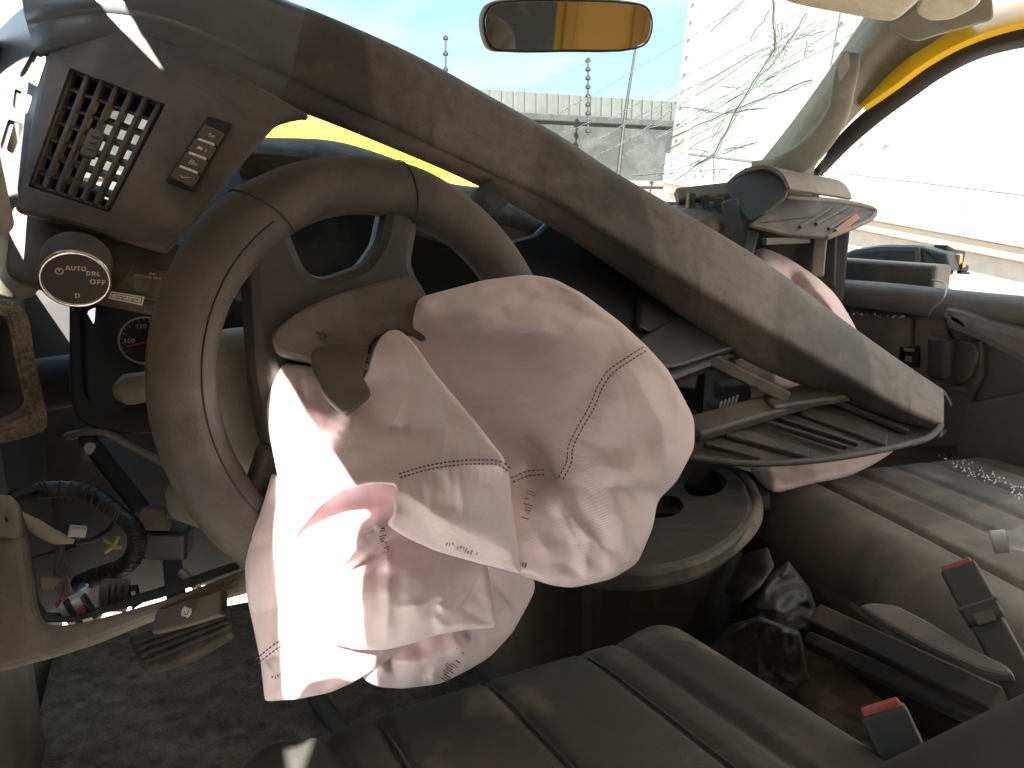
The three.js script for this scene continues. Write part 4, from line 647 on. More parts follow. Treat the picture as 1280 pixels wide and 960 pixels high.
  obj('neck_fabric', lobe([[470, 420], [540, 400], [560, 440], [560, 520], [520, 560], [450, 540], [440, 480]], [[[470, 430, 0.69], [550, 430, 0.71]], [500, 500, 0.70], [540, 540, 0.70], [450, 530, 0.67]], { wr: 0.004, thick: 0.03, seedOff: 3 }).g, M.airbag, t);
  const seam = seamA;
  obj('seam_stitching', [...stitchRow(A, seam, [-3, 3]), ...stitchRow(A, [[640, 600], [660, 592], [682, 590]], [-3, 3]), ...stitchRow(B, [[500, 597], [540, 586], [590, 580], [625, 582], [636, 590]], [-5, 0]), ...stitchRow(D, [[322, 826], [345, 808], [370, 794], [390, 786]], [-3, 3])], M.thread, body);
  obj('printed_code', [...codeMark(A, 646, 655, 660, 610, 12, 14), ...codeMark(A, 600, 690, 668, 706, 8, 20), ...codeMark(B, 560, 676, 600, 692, 6, 12), ...codeMark(E, 548, 845, 572, 808, 14, 14), ...codeMark(C, 480, 660, 490, 695, 9, 12), ...codeMark(B, 364, 640, 371, 624, 9, 5), ...codeMark(D, 340, 845, 366, 836, 5, 8)], M.ink, body);
}
{
  const t = thing('passenger_airbag', 'deflated salmon pink passenger airbag draped behind the dash panel onto the seat', 'airbag', at(1020, 600, 1.35));
  const A = lobe([[938, 318], [952, 308], [985, 322], [1020, 345], [1045, 368], [1062, 395], [1085, 440], [1100, 470], [1040, 500], [1000, 490], [925, 490], [918, 440], [922, 400], [930, 350]],
    [[[940, 316, 1.42], [985, 326, 1.40], [1040, 366, 1.37], [1085, 445, 1.36]], [[950, 340, 1.37], [1000, 375, 1.34], [1050, 440, 1.33]], [[940, 350, 1.40], [975, 400, 1.37], [1010, 450, 1.35], [1030, 480, 1.36]], [[985, 350, 1.385], [1010, 395, 1.365], [1032, 440, 1.35]], [[1010, 365, 1.355], [1036, 405, 1.34], [1060, 450, 1.335]], [[925, 440, 1.38], [960, 450, 1.35], [968, 480, 1.35]], [985, 460, 1.375]], { thick: 0.12, wr: 0.008, seedOff: 21, step: 3, crease: [[[[950, 330], [1000, 390], [1030, 450]], 0.012, 18], [[[975, 330], [1025, 390], [1060, 450]], -0.012, 16], [[[1005, 345], [1050, 400], [1075, 450]], 0.010, 14], [[[930, 380], [965, 430], [970, 480]], 0.012, 18], [[[985, 440], [1000, 480]], -0.012, 14]], edge: 12, roll: 0.03 });
  const B = lobe([[930, 570], [945, 600], [966, 618], [1010, 606], [1060, 596], [1090, 582], [1124, 560], [1080, 540], [990, 555]],
    [[[932, 574, 1.24], [966, 614, 1.20], [1060, 594, 1.27], [1120, 562, 1.33]], [[960, 585, 1.19], [1010, 580, 1.22], [1070, 570, 1.28]], [1020, 596, 1.235], [990, 598, 1.205]], { thick: 0.03, wr: 0.01, seedOff: 25, step: 3, crease: [[[[950, 590], [1020, 585], [1090, 565]], 0.008, 14], [[[980, 608], [1050, 590]], -0.008, 12]], edge: 9, roll: 0.012 });
  obj('airbag_fabric', [A.g, B.g, lobe([[915, 480], [1010, 470], [1060, 480], [1100, 560], [1000, 580], [940, 575], [920, 540]], [[915, 490, 1.40], [1010, 480, 1.40], [1090, 555, 1.38], [950, 570, 1.32], [1000, 530, 1.35]], { thick: 0.04, wr: 0.005, seedOff: 29 }).g], M.airbagpink, t);
}

// ================================================================ DASH FASCIA (torn loose, slanting across)
const fd = (x) => 0.755 + 0.42 * Math.pow(Math.max(0, (x - 40) / 1140), 1.25);
const fascia = thing('dash_fascia', 'dusty brown dash fascia torn loose and slanting across the cab, with air vent and switches', 'dash panel', at(640, 330, 0.95));
{
  // profile columns along the beam: back of the top, crown, upper face, mid face, lower edge, return below
  const T = [[20, -62], [120, -72], [230, -48], [335, -4], [420, 30], [520, 75], [620, 130], [700, 175], [760, 215], [850, 268], [950, 328], [1050, 402], [1120, 452], [1177, 490]];
  const Mm = [[34, 24], [116, 8], [215, 22], [318, 66], [402, 112], [505, 160], [605, 208], [697, 250], [760, 290], [850, 345], [948, 405], [1048, 464], [1118, 504], [1177, 531]];
  const B = [[46, 66], [118, 50], [200, 64], [302, 110], [390, 140], [492, 181], [592, 225], [690, 280], [760, 326], [850, 390], [942, 452], [1042, 492], [1116, 524], [1176, 543]];
  const rows = [];
  const [cT, cM, cB] = [T, Mm, B].map((l) => crv(l.map(([x, y]) => V(x, y, 0))).getPoints(110));
  for (let i = 0; i <= 110; i++) {
    const s = i / 110, a = cT[i], m = cM[i], b = cB[i], d = fd((a.x + b.x) / 2), L = (p, r, k) => [p.x + (r.x - p.x) * k, p.y + (r.y - p.y) * k];
    const q = sstep(0.40, 0.8, s), w = 0.004 * (fbm(s * 9, 3, 2) - 0.5);   // the lower face turns under towards the far end
    rows.push(crv([at(a.x + 12, a.y + 18, d + 0.17), at(a.x + 5, a.y + 5, d + 0.10), at(...L(a, m, 0.0), d + 0.055), at(...L(a, m, 0.16), d + 0.030 + w), at(...L(a, m, 0.5), d + 0.014 + w), at(...L(a, m, 0.86), d + 0.002 + w), at(m.x, m.y, d + 0.001 + w), at(...L(m, b, 0.2), d + 0.004 + 0.008 * q), at(...L(m, b, 0.6), d + 0.004 + 0.032 * q), at(...L(m, b, 0.95), d + 0.006 + 0.055 * q), at(b.x + 1, b.y + 1, d + 0.014 + 0.06 * q), at(b.x + 8, b.y - 6, d + 0.08 + 0.09 * q)]).getPoints(44));
  }
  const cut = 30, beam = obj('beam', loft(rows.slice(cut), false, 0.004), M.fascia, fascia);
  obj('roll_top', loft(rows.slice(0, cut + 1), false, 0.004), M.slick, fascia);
  // end cap at the right
  const e = rows[110], ec = e.slice(8, 40).reduce((a, p) => a.add(p), V(0, 0, 0)).multiplyScalar(1 / 32); obj('end_cap', loft([e.slice(8, 41), e.slice(8, 41).map((p) => p.clone().lerp(ec, 0.98))], false, 0), M.fascia, fascia);
  // scratches of bare edge along the lower rim
  obj('worn_edge', [tube([...Array(9).keys()].map((k) => { const i = 52 + k * 3; return rows[i][40].clone(); }), 0.0011, 40, 5)], M.greydash, beam);

  // ---- vent face plate on the left
  const F = frame3([70, 60, 0.765], [330, 130, 0.79], [90, 280, 0.735]);
  const ventHole = [[84, 78], [214, 128], [140, 272], [28, 236]];
  obj('vent_face', plate(F, [[60, 56], [76, 40], [150, 34], [230, 58], [320, 104], [388, 143], [366, 146], [344, 152], [322, 176], [262, 248], [207, 313], [196, 312], [130, 292], [16, 262], [24, 226]], { t: 0.012, h: -0.012, bevel: 0.004, r: 0.006, holes: [ventHole] }), M.ventface, fascia);
  // recessed shroud round the vent
  const q = (s, t2, h) => { const top = [84 + (214 - 84) * s, 78 + (128 - 78) * s], bot = [28 + (140 - 28) * s, 236 + (272 - 236) * s]; return F.px(top[0] + (bot[0] - top[0]) * t2, top[1] + (bot[1] - top[1]) * t2, h); };
  const wall = (s0, t0, s1, t1) => loft([[q(s0, t0, -0.002), q(s1, t1, -0.002)], [q(s0, t0, -0.05), q(s1, t1, -0.05)]], false, 0.003);
  obj('vent_shroud', [wall(0, 0, 1, 0), wall(1, 0, 1, 1), wall(1, 1, 0, 1), wall(0, 1, 0, 0)], M.ventface, fascia);
  // grille: vanes in front, cross slats behind
  const grille = obj('vent_frame', [bar(q(0.09, 0.03, -0.012), q(0.09, 0.97, -0.012), 0.005, 0.012, F.n), bar(q(0.93, 0.05, -0.012), q(0.93, 0.95, -0.012), 0.005, 0.012, F.n), bar(q(0.08, 0.04, -0.012), q(0.94, 0.04, -0.012), 0.004, 0.012, F.n), bar(q(0.08, 0.96, -0.012), q(0.94, 0.96, -0.012), 0.004, 0.012, F.n)], M.ventface, fascia);
  for (let k = 1; k <= 5; k++) { const s = 0.09 + 0.84 * k / 6; obj('vane', bar(q(s, 0.04, -0.011), q(s, 0.96, -0.011), 0.0046, 0.014, F.n.clone().addScaledVector(F.u, 0.2)), M.ventface, fascia); }
  for (let k = 1; k <= 6; k++) { const t2 = 0.04 + 0.92 * k / 7; obj('slat', bar(q(0.09, t2, -0.017), q(0.93, t2, -0.017), 0.0034, 0.020, F.n.clone().addScaledVector(F.v, -0.75)), M.ventface, fascia); }
  obj('vent_duct', [loft([[q(0.0, 0, -0.05), q(0.46, 0, -0.05)], [q(0.0, 1, -0.05), q(0.46, 1, -0.05)]], false, 0.003), loft([[q(0.46, 0, -0.05), q(1, 0.0, -0.05)], [q(0.46, 0.22, -0.05), q(1, 0.14, -0.05)]], false, 0.003), loft([[q(0.46, 0.82, -0.05), q(1, 0.9, -0.05)], [q(0.46, 1, -0.05), q(1, 1, -0.05)]], false, 0.003)], M.ventface, fascia);
  const kn = obj('vent_slider', bar(q(0.5, 0.40, -0.003), q(0.5, 0.62, -0.003), 0.014, 0.006, F.n, 0.002), M.ventface, fascia);
  obj('slider_ridge', [0.45, 0.5, 0.55].map((v) => bar(q(0.46, v, 0.001), q(0.54, v, 0.001), 0.0016, 0.002, F.n, 0.0006)), M.ventface, kn);
  // ---- switch strip
  const Bq = [[262, 147], [288, 156], [241, 236], [210, 224]];
  const bk = obj('switch_bezel', plate(F, [[259, 144], [291, 154], [243, 240], [206, 226]], { t: 0.003, h: -0.0005, bevel: 0.001, r: 0.003 }), M.rubberblack, fascia);
  const bq = (s, v, h = 0.006) => { const a = [Bq[0][0] + (Bq[1][0] - Bq[0][0]) * s, Bq[0][1] + (Bq[1][1] - Bq[0][1]) * s], b = [Bq[3][0] + (Bq[2][0] - Bq[3][0]) * s, Bq[3][1] + (Bq[2][1] - Bq[3][1]) * s]; return F.px(a[0] + (b[0] - a[0]) * v, a[1] + (b[1] - a[1]) * v, h); };
  const icons = [(g) => { for (const a of [-2.6, -2.0, -0.3, 0.4, 1.2, 2.0]) { g.beginPath(); g.moveTo(64 + 8 * Math.cos(a), 62 + 6 * Math.sin(a)); g.lineTo(64 + 30 * Math.cos(a), 62 + 24 * Math.sin(a)); g.stroke(); } },
    (g) => { g.fillRect(26, 52, 40, 22); g.fillRect(32, 42, 26, 12); g.clearRect; g.fillRect(30, 72, 9, 9); g.fillRect(54, 72, 9, 9); g.fillRect(88, 42, 6, 40); },
    (g) => { g.strokeRect(38, 36, 22, 20); g.beginPath(); g.arc(48, 76, 12, 0, 6.3); g.stroke(); g.beginPath(); g.moveTo(66, 66); g.lineTo(96, 60); g.moveTo(66, 80); g.lineTo(92, 82); g.stroke(); },
    (g) => { g.beginPath(); g.moveTo(34, 60); g.lineTo(54, 80); g.lineTo(98, 46); g.stroke(); }];
  icons.forEach((ic, k) => {
    const v0 = 0.13 + k * 0.22, v1 = v0 + 0.19;
    const b = obj('switch_button', bar(bq(0.5, v0, 0.004), bq(0.5, v1, 0.004), bq(0.02, v0).distanceTo(bq(0.98, v0)), 0.005, F.n, 0.0014), M.ventface, fascia);
    const m = canvasTex(128, 128, (g) => { g.fillStyle = '#5d5245'; g.fillRect(0, 0, 128, 128); g.strokeStyle = g.fillStyle = '#d8cdb8'; g.lineWidth = 6; ic(g); });
    obj('switch_icon', printQuad(bq(0.12, v0 + 0.02, 0.0069), bq(0.88, v0 + 0.02, 0.0069), bq(0.88, v1 - 0.015, 0.0069), bq(0.12, v1 - 0.015, 0.0069)), new THREE.MeshStandardMaterial({ map: m, roughness: 0.65 }), b, true);
    if (k) obj('indicator_bar', bar(bq(0.1, v0 - 0.015, 0.006), bq(0.85, v0 - 0.015, 0.006), 0.0026, 0.003, F.n, 0.001), M.white, b);
  });
  // ---- lower switch pod
  const F2 = frame3([30, 300, 0.750], [220, 330, 0.768], [80, 362, 0.742]);
  obj('switch_pod', plate(F2, [[14, 252], [60, 262], [130, 276], [205, 300], [242, 308], [236, 350], [214, 384], [190, 388], [120, 374], [60, 360], [8, 344], [4, 330]], { t: 0.02, h: -0.022, bevel: 0.005, r: 0.012 }), M.ventface, fascia);
  const kc = at(96, 327, 0.735), up = at(94, 349, 0.712), kn2 = up.clone().sub(kc).normalize(), rad = 0.0305;
  const knob = obj('headlight_knob', cyl(kc.clone().addScaledVector(kn2, -0.004), up, rad, rad * 0.95, 40, 0.002), M.ventface, fascia);
  obj('chrome_ring', new THREE.TorusGeometry(rad * 0.92, 0.0022, 10, 48).applyMatrix4(frame(up, kn2).m), M.chrome, knob);
  const km = canvasTex(256, 256, (g) => { g.fillStyle = '#3a342d'; g.fillRect(0, 0, 256, 256); g.fillStyle = g.strokeStyle = '#c9bda6'; g.font = 'bold 30px sans-serif'; g.lineWidth = 5; g.beginPath(); g.arc(70, 92, 14, 0, 6.3); g.stroke(); g.beginPath(); g.moveTo(70, 78); g.lineTo(70, 92); g.stroke(); g.fillText('AUTO', 92, 84); g.fillText('DRL', 168, 104); g.font = 'bold 34px sans-serif'; g.fillText('OFF', 182, 146); g.fillText('≡D', 108, 220); });
  const Fk = frame(up.clone().addScaledVector(kn2, 0.0006), kn2), kg = new THREE.CircleGeometry(rad * 0.9, 40).rotateZ(-0.12).applyMatrix4(Fk.m);
  obj('knob_print', kg, new THREE.MeshStandardMaterial({ map: km, roughness: 0.6 }), knob, true);
  const Fq = [[164, 333], [213, 341], [200, 372], [140, 368]], F3 = F2;
  const dp = obj('dimmer_panel', plate(F3, [[165, 331], [214, 340], [200, 376], [140, 366]], { t: 0.004, h: -0.001, bevel: 0.001, r: 0.002 }), std({ color: [0.11, 0.085, 0.068], roughness: 0.6 }), fascia);
  const dm = canvasTex(256, 96, (g) => { g.fillStyle = '#5c4f42'; g.fillRect(0, 0, 256, 96); g.fillStyle = '#cdbfa5'; g.font = 'bold 30px sans-serif'; g.fillText('DOME OFF', 70, 78); g.fillText('ON', 128, 40); });
  obj('dimmer_print', printQuad(F3.px(166, 334, 0.0034), F3.px(211, 342, 0.0034), F3.px(207, 353, 0.0034), F3.px(158, 346, 0.0034)), new THREE.MeshStandardMaterial({ map: dm, roughness: 0.7 }), dp, true);
  const dk = F3.px(178, 357, 0.003); obj('dimmer_knob', tapered([dk, dk.clone().addScaledVector(F3.n, 0.010).add(V(0, -0.001, 0)), dk.clone().addScaledVector(F3.n, 0.022).add(V(0, -0.003, 0))], [0.0085, 0.008, 0.0055], 16), std({ color: [0.1, 0.085, 0.075], roughness: 0.5 }), dp);
  const lm = canvasTex(256, 80, (g) => { g.fillStyle = '#efe6cf'; g.fillRect(0, 0, 256, 80); g.fillStyle = '#2b2118'; g.fillRect(14, 14, 228, 52); g.fillStyle = '#efe6cf'; g.fillRect(20, 20, 216, 40); g.fillStyle = '#1d1610'; g.font = 'bold 33px sans-serif'; g.textAlign = 'center'; g.fillText('Cargo Light', 128, 51); });
  obj('cargo_light_label', printQuad(F3.px(139, 364, 0.005), F3.px(181, 371, 0.005), F3.px(178, 382, 0.005), F3.px(135, 373, 0.005)), new THREE.MeshStandardMaterial({ map: lm, roughness: 0.6 }), dp, true);
  // ---- left return with two openings
  const F4 = frame3([62, 60, 0.775], [22, 240, 0.745], [-30, 100, 0.87]);
  obj('side_return', plate(F4, [[64, 54], [46, 130], [22, 242], [-4, 250], [-60, 270], [-60, 120], [0, 0], [40, -30], [70, 20]], { t: 0.006, h: -0.006, bevel: 0.002, r: 0.008, holes: [[[43, 58], [60, 70], [46, 112], [22, 96]], [[18, 108], [42, 118], [34, 145], [14, 136]], [[10, 146], [32, 154], [16, 196], [-2, 186]]] }), M.slick, fascia);
  // ---- underside at the far end: tray, ribs, struts
  const FT = frame3([868, 560, 1.04], [1160, 540, 1.15], [1010, 486, 1.19]);
  const tray = obj('under_tray', plate(FT, [[860, 528], [940, 506], [1030, 478], [1100, 504], [1172, 532], [1160, 547], [1060, 570], [1000, 577], [930, 578], [866, 572]], { t: 0.006, h: -0.03, bevel: 0.002 }), M.under, fascia);
  obj('tray_lip', tube([[866, 572], [930, 579], [1000, 577], [1060, 570], [1130, 556], [1162, 546], [1176, 532]].map(([x, y]) => FT.px(x, y, 0.0)), 0.005, 40, 8), M.under, tray);
  for (const [a, b, w, hh] of [[[905, 540], [1010, 568], 0.022, -0.020], [[945, 524], [1058, 560], 0.006, -0.014], [[962, 520], [1072, 556], 0.005, -0.016], [[1000, 512], [1108, 552], 0.030, -0.021], [[1040, 500], [1135, 540], 0.008, -0.016], [[880, 556], [950, 574], 0.006, -0.016]]) obj('rib', bar(FT.px(...a, hh), FT.px(...b, hh), w, 0.010, FT.n, 0.003), M.under, tray);
  obj('cross_strut', bar(FT.px(862, 538, 0.004), FT.px(1032, 488, 0.004), 0.038, 0.02, FT.n, 0.006), M.under, fascia);
  obj('cross_strut', bar(FT.px(960, 508, 0.012), FT.px(1085, 488, 0.006), 0.022, 0.016, FT.n, 0.005), M.under, fascia);
  obj('support_rod', bar(at(866, 438, 1.10), at(984, 497, 1.13), 0.020, 0.014, EYE.clone().sub(at(900, 450, 1.1)), 0.005), M.under, fascia);
}
{ // sticker seen through the side return
  const g = printQuad(at(28, 62, 1.25), at(60, 66, 1.25), at(40, 150, 1.22), at(4, 140, 1.22));
  const m = canvasTex(128, 256, (c) => { c.fillStyle = '#dfe9dd'; c.fillRect(0, 0, 128, 256); c.fillStyle = '#4d9a45'; c.beginPath(); c.ellipse(80, 90, 34, 52, 0.3, 0, 6.3); c.fill(); c.beginPath(); c.ellipse(44, 190, 30, 44, 0.2, 0, 6.3); c.fill(); c.fillRect(0, 20, 40, 30); });
  const s = obj('windscreen_sticker', g, new THREE.MeshStandardMaterial({ map: m, roughness: 0.6 }), scene, true); s.userData = { label: 'green and white sticker seen through the left openings of the dash fascia', category: 'sticker' };
}

// ================================================================ PASSENGER SIDE DASH PIECE
{
  const t = thing('airbag_door', 'slate grey passenger airbag door block prised open beside the windscreen pillar', 'dash panel', at(980, 300, 1.35));
  const Fs = frame3([915, 240, 1.34], [985, 240, 1.30], [950, 280, 1.30]);
  obj('end_face', plate(Fs, [[906, 234], [930, 216], [955, 211], [972, 218], [983, 232], [984, 244], [962, 262], [938, 278], [925, 262]], { t: 0.012, h: -0.012, bevel: 0.004, r: 0.008 }), M.slate, t);
  // curved top running to the right and away
  const pr = [[906, 236, 1.36], [930, 216, 1.34], [955, 211, 1.32], [974, 219, 1.305], [984, 238, 1.30]], pe = [[1000, 232, 1.66], [1025, 226, 1.62], [1045, 228, 1.59], [1056, 236, 1.57], [1062, 250, 1.56]];
  const a = crv(pr.map((p) => at(...p))).getPoints(14), b = crv(pe.map((p) => at(...p))).getPoints(14);
  obj('top_shell', loft([...Array(9).keys()].map((k) => a.map((p, i) => p.clone().lerp(b[i], k / 8))), false, 0.006), M.greydash, t);
  const Fl = frame3([945, 285, 1.27], [1030, 296, 1.36], [1094, 262, 1.52]);
  const lid = obj('lid', plate(Fl, [[938, 280], [984, 246], [1030, 248], [1062, 252], [1094, 262], [1090, 272], [1034, 297], [985, 292]], { t: 0.008, h: -0.008, bevel: 0.0025, r: 0.004 }), M.under, t);
  obj('lid_rim', tube([[984, 246], [1030, 250], [1064, 254], [1094, 263], [1090, 272], [1034, 297]].map(([x, y]) => Fl.px(x, y, 0.0)), 0.005, 40, 8), M.greydash, lid);
  for (const [p, q2] of [[[1020, 280], [1060, 258]], [[1036, 286], [1072, 264]], [[1000, 284], [1042, 258]]]) obj('lid_rib', bar(Fl.px(...p, 0.003), Fl.px(...q2, 0.003), 0.006, 0.004, Fl.n, 0.001), M.under, lid);
  obj('torn_label', bar(Fl.px(1046, 290, 0.003), Fl.px(1072, 270, 0.003), 0.012, 0.004, Fl.n, 0.001), std({ color: [0.3, 0.17, 0.11], roughness: 0.8 }), lid);
  obj('hinge_strip', bar(at(955, 302, 1.30), at(1010, 300, 1.36), 0.012, 0.01, EYE.clone().sub(at(980, 300, 1.3)), 0.002), M.under, t);
  obj('frame_post', [bar(at(912, 250, 1.34), at(930, 320, 1.33), 0.03, 0.02, EYE.clone().sub(at(920, 290, 1.3)), 0.006), bar(at(942, 290, 1.32), at(932, 330, 1.31), 0.018, 0.014, EYE.clone().sub(at(940, 310, 1.3)), 0.004)], M.slate, t);
  obj('frame_post', bar(at(1026, 298, 1.42), at(1022, 345, 1.42), 0.022, 0.02, EYE.clone().sub(at(1020, 320, 1.4)), 0.004), M.greydash, t);
  obj('frame_post', bar(at(1038, 294, 1.46), at(1036, 360, 1.46), 0.022, 0.03, EYE.clone().sub(at(1030, 320, 1.4)), 0.004), M.rubberblack, t);
  obj('cavity_shell', [boxAt(at(985, 330, 1.52), 0.22, 0.16, 0.04, 0.01, [0, -24, 0]), boxAt(at(890, 290, 1.5), 0.14, 0.14, 0.04, 0.01, [0, -24, 0])], M.black, t);
  obj('cowl_strip', [bar(at(845, 246, 1.42), at(915, 238, 1.44), 0.03, 0.02, V(0, 0.5, 0.8), 0.006)], M.greydash, t);
  obj('rib_plate', [[862, 266], [880, 268], [898, 272]].map(([x, y]) => boxAt(at(x, y, 1.40), 0.012, 0.07, 0.03, 0.003, [0, -24, 0])), M.slate, t);
}

// ================================================================ LOWER LEFT: KNEE FRAME, WIRING, PEDAL
{
  const t = thing('knee_frame', 'dusty grey lower dash frame with an open access bay full of wiring', 'dash panel', at(120, 800, 0.72));
  const F = frame3([10, 640, 0.735], [300, 725, 0.70], [40, 820, 0.69]);
  obj('frame_plate', plate(F, [[-60, 622], [2, 620], [14, 624], [22, 650], [30, 700], [38, 760], [46, 776], [58, 782], [90, 780], [130, 770], [200, 750], [260, 728], [300, 712], [350, 690], [372, 700], [350, 728], [300, 742], [240, 758], [180, 778], [110, 806], [60, 822], [0, 838], [-60, 850]], { t: 0.016, h: -0.016, bevel: 0.006, r: 0.006 }), M.greydash, t);
  const br = obj('bracket', plate(F, [[-40, 616], [10, 618], [20, 632], [24, 668], [14, 672], [-40, 668]], { t: 0.008, h: 0.0, bevel: 0.0025, r: 0.004, holes: [[[2, 642], [12, 643], [14, 656], [4, 657]]] }), std({ map: dusty([0.2, 0.19, 0.17], [0.3, 0.27, 0.23], { metres: 0.2 }), roughness: 0.6 }), t);
  // flange behind the opening
  obj('bay_flange', loft([[[22, 650], [38, 760], [50, 778], [90, 778], [200, 748], [300, 711]].map(([x, y]) => F.px(x, y, -0.012)), [[30, 648], [46, 752], [58, 768], [92, 768], [196, 738], [296, 704]].map(([x, y]) => F.px(x, y, -0.06))], false, 0.002), M.under, t);
  const h = obj('brake_release_handle', plate(frame3([195, 780, 0.685], [275, 745, 0.67], [190, 742, 0.70]), [[194, 764], [206, 758], [276, 736], [275, 768], [236, 780], [204, 788], [188, 792]], { t: 0.010, h: -0.010, bevel: 0.002, r: 0.003 }), M.cover, t);
  const Fh = frame3([195, 780, 0.682], [275, 745, 0.667], [190, 742, 0.697]);
  const c = Fh.px(233, 765, 0.003), sy = std({ color: [0.62, 0.58, 0.5], roughness: 0.6 });
  const gl = []; gl.push(new THREE.TorusGeometry(0.0034, 0.0005, 6, 24).applyMatrix4(frame(c, Fh.n).m));
  for (const s of [-1, 1]) { const g = new THREE.TorusGeometry(0.0050, 0.0005, 6, 12, 1.9).rotateZ(s > 0 ? -0.95 : Math.PI - 0.95); gl.push(g.applyMatrix4(frame(c, Fh.n).m)); }
  const L = (a, b, e, f) => gl.push(bar(frame(c, Fh.n).w(a, b), frame(c, Fh.n).w(e, f), 0.0008, 0.0006, Fh.n, 0.0002));
  L(-0.0012, -0.0018, -0.0012, 0.0018); L(-0.0012, 0.0018, 0.0008, 0.0016); L(0.0008, 0.0016, 0.0008, 0.0002); L(0.0008, 0.0002, -0.0012, 0); L(-0.0002, 0, 0.0012, -0.0018);
  obj('brake_symbol', gl, sy, h);
}
{
  const t = thing('brake_pedal', 'wide ribbed rubber brake pedal below the knee frame', 'pedal', at(225, 835, 0.98));
  const F = frame3([160, 795, 0.98], [290, 755, 1.0], [180, 835, 0.94]);
  obj('pedal_pad', plate(F, [[158, 796], [215, 776], [284, 752], [291, 790], [240, 820], [184, 838], [174, 830]], { t: 0.014, h: -0.014, bevel: 0.004, r: 0.008 }), M.rubber, t);
  for (let k = 0; k < 4; k++) { const s = k / 3; obj('tread', bar(F.px(168 + 14 * s, 804 + 24 * s, 0.001), F.px(284 + 2 * s, 764 + 20 * s, 0.001), 0.006, 0.005, F.n, 0.002), M.rubber, t); }
  obj('pedal_arm', bar(at(225, 785, 1.0), at(215, 700, 1.08), 0.025, 0.012, EYE.clone().sub(at(225, 785, 1)), 0.004), M.black, t);
}
{
  const t = thing('wiring_loom', 'black taped wiring loom coiled inside the open lower dash bay', 'wiring', at(100, 740, 0.82));
  const P = (l) => l.map((p) => at(...p));
  obj('taped_harness', tube(P([[20, 622, 0.80], [60, 612, 0.82], [110, 616, 0.83], [145, 640, 0.82], [170, 665, 0.80], [170, 690, 0.79], [155, 708, 0.79], [128, 718, 0.80], [100, 728, 0.80]]), 0.009, 80, 12), M.tape, t);
  const wraps = []; { const c = crv(P([[20, 622, 0.80], [60, 612, 0.82], [110, 616, 0.83], [145, 640, 0.82], [170, 665, 0.80], [170, 690, 0.79], [155, 708, 0.79], [128, 718, 0.80], [100, 728, 0.80]])); for (let k = 2; k < 30; k++) { const s = k / 31 + rr(-0.01, 0.01), p = c.getPoint(s), tg = c.getTangent(s).add(V(rr(-0.3, 0.3), rr(-0.3, 0.3), 0)).normalize(); wraps.push(new THREE.TorusGeometry(0.0088, 0.0012, 6, 16).applyMatrix4(frame(p, tg).m)); } }
  obj('tape_wraps', wraps, M.tape, t);
  obj('cable_branch', tube(P([[145, 640, 0.83], [140, 660, 0.85], [118, 674, 0.85], [96, 678, 0.84]]), 0.004, 40, 8), M.tape, t);
  obj('cable_branch', tube(P([[20, 640, 0.80], [20, 700, 0.88], [70, 690, 0.9], [122, 672, 0.88]]), 0.003, 40, 8), M.tape, t);
  obj('cream_sleeve', tapered(P([[20, 640, 0.78], [45, 658, 0.79], [70, 672, 0.80], [92, 677, 0.81]]), [0.003, 0.0075, 0.007, 0.0025], 24), M.cream, t);
  obj('fabric_strap', loft([[[68, 680, 0.82], [80, 680, 0.82]], [[70, 700, 0.82], [82, 700, 0.815]], [[66, 715, 0.815], [86, 712, 0.81]], [[68, 735, 0.81], [84, 735, 0.805]], [[76, 748, 0.80], [88, 748, 0.80]]].map((r) => { const [a, b] = P(r); return [a, a.clone().lerp(b, 0.5).add(V(0, 0, 0.003)), b]; }), false, 0.001), M.carpet, t);
  obj('twin_wire', [tube(P([[92, 745, 0.80], [98, 735, 0.795], [104, 730, 0.79]]), 0.0022, 16, 6)], M.blue, t);
  obj('twin_wire', [tube(P([[97, 747, 0.80], [102, 737, 0.795], [108, 732, 0.79]]), 0.0022, 16, 6)], M.white, t);
  obj('loose_cap', boxAt(at(97, 664, 0.88), 0.018, 0.012, 0.01, 0.002, [0, 0, -15]), M.white, t);
  obj('yellow_clip', [tube(P([[132, 690, 0.86], [142, 684, 0.86], [150, 684, 0.86]]), 0.002, 12, 6), tube(P([[132, 676, 0.87], [142, 680, 0.87], [147, 672, 0.87]]), 0.0025, 12, 6)], std({ color: [0.5, 0.42, 0.12], roughness: 0.6 }), t);
  obj('torn_paper', [boxAt(at(70, 730, 0.81), 0.03, 0.016, 0.002, 0.0008, [10, -20, -10]), boxAt(at(118, 720, 0.8), 0.03, 0.012, 0.002, 0.0008, [-20, 0, 15])], M.greydash, t);
}
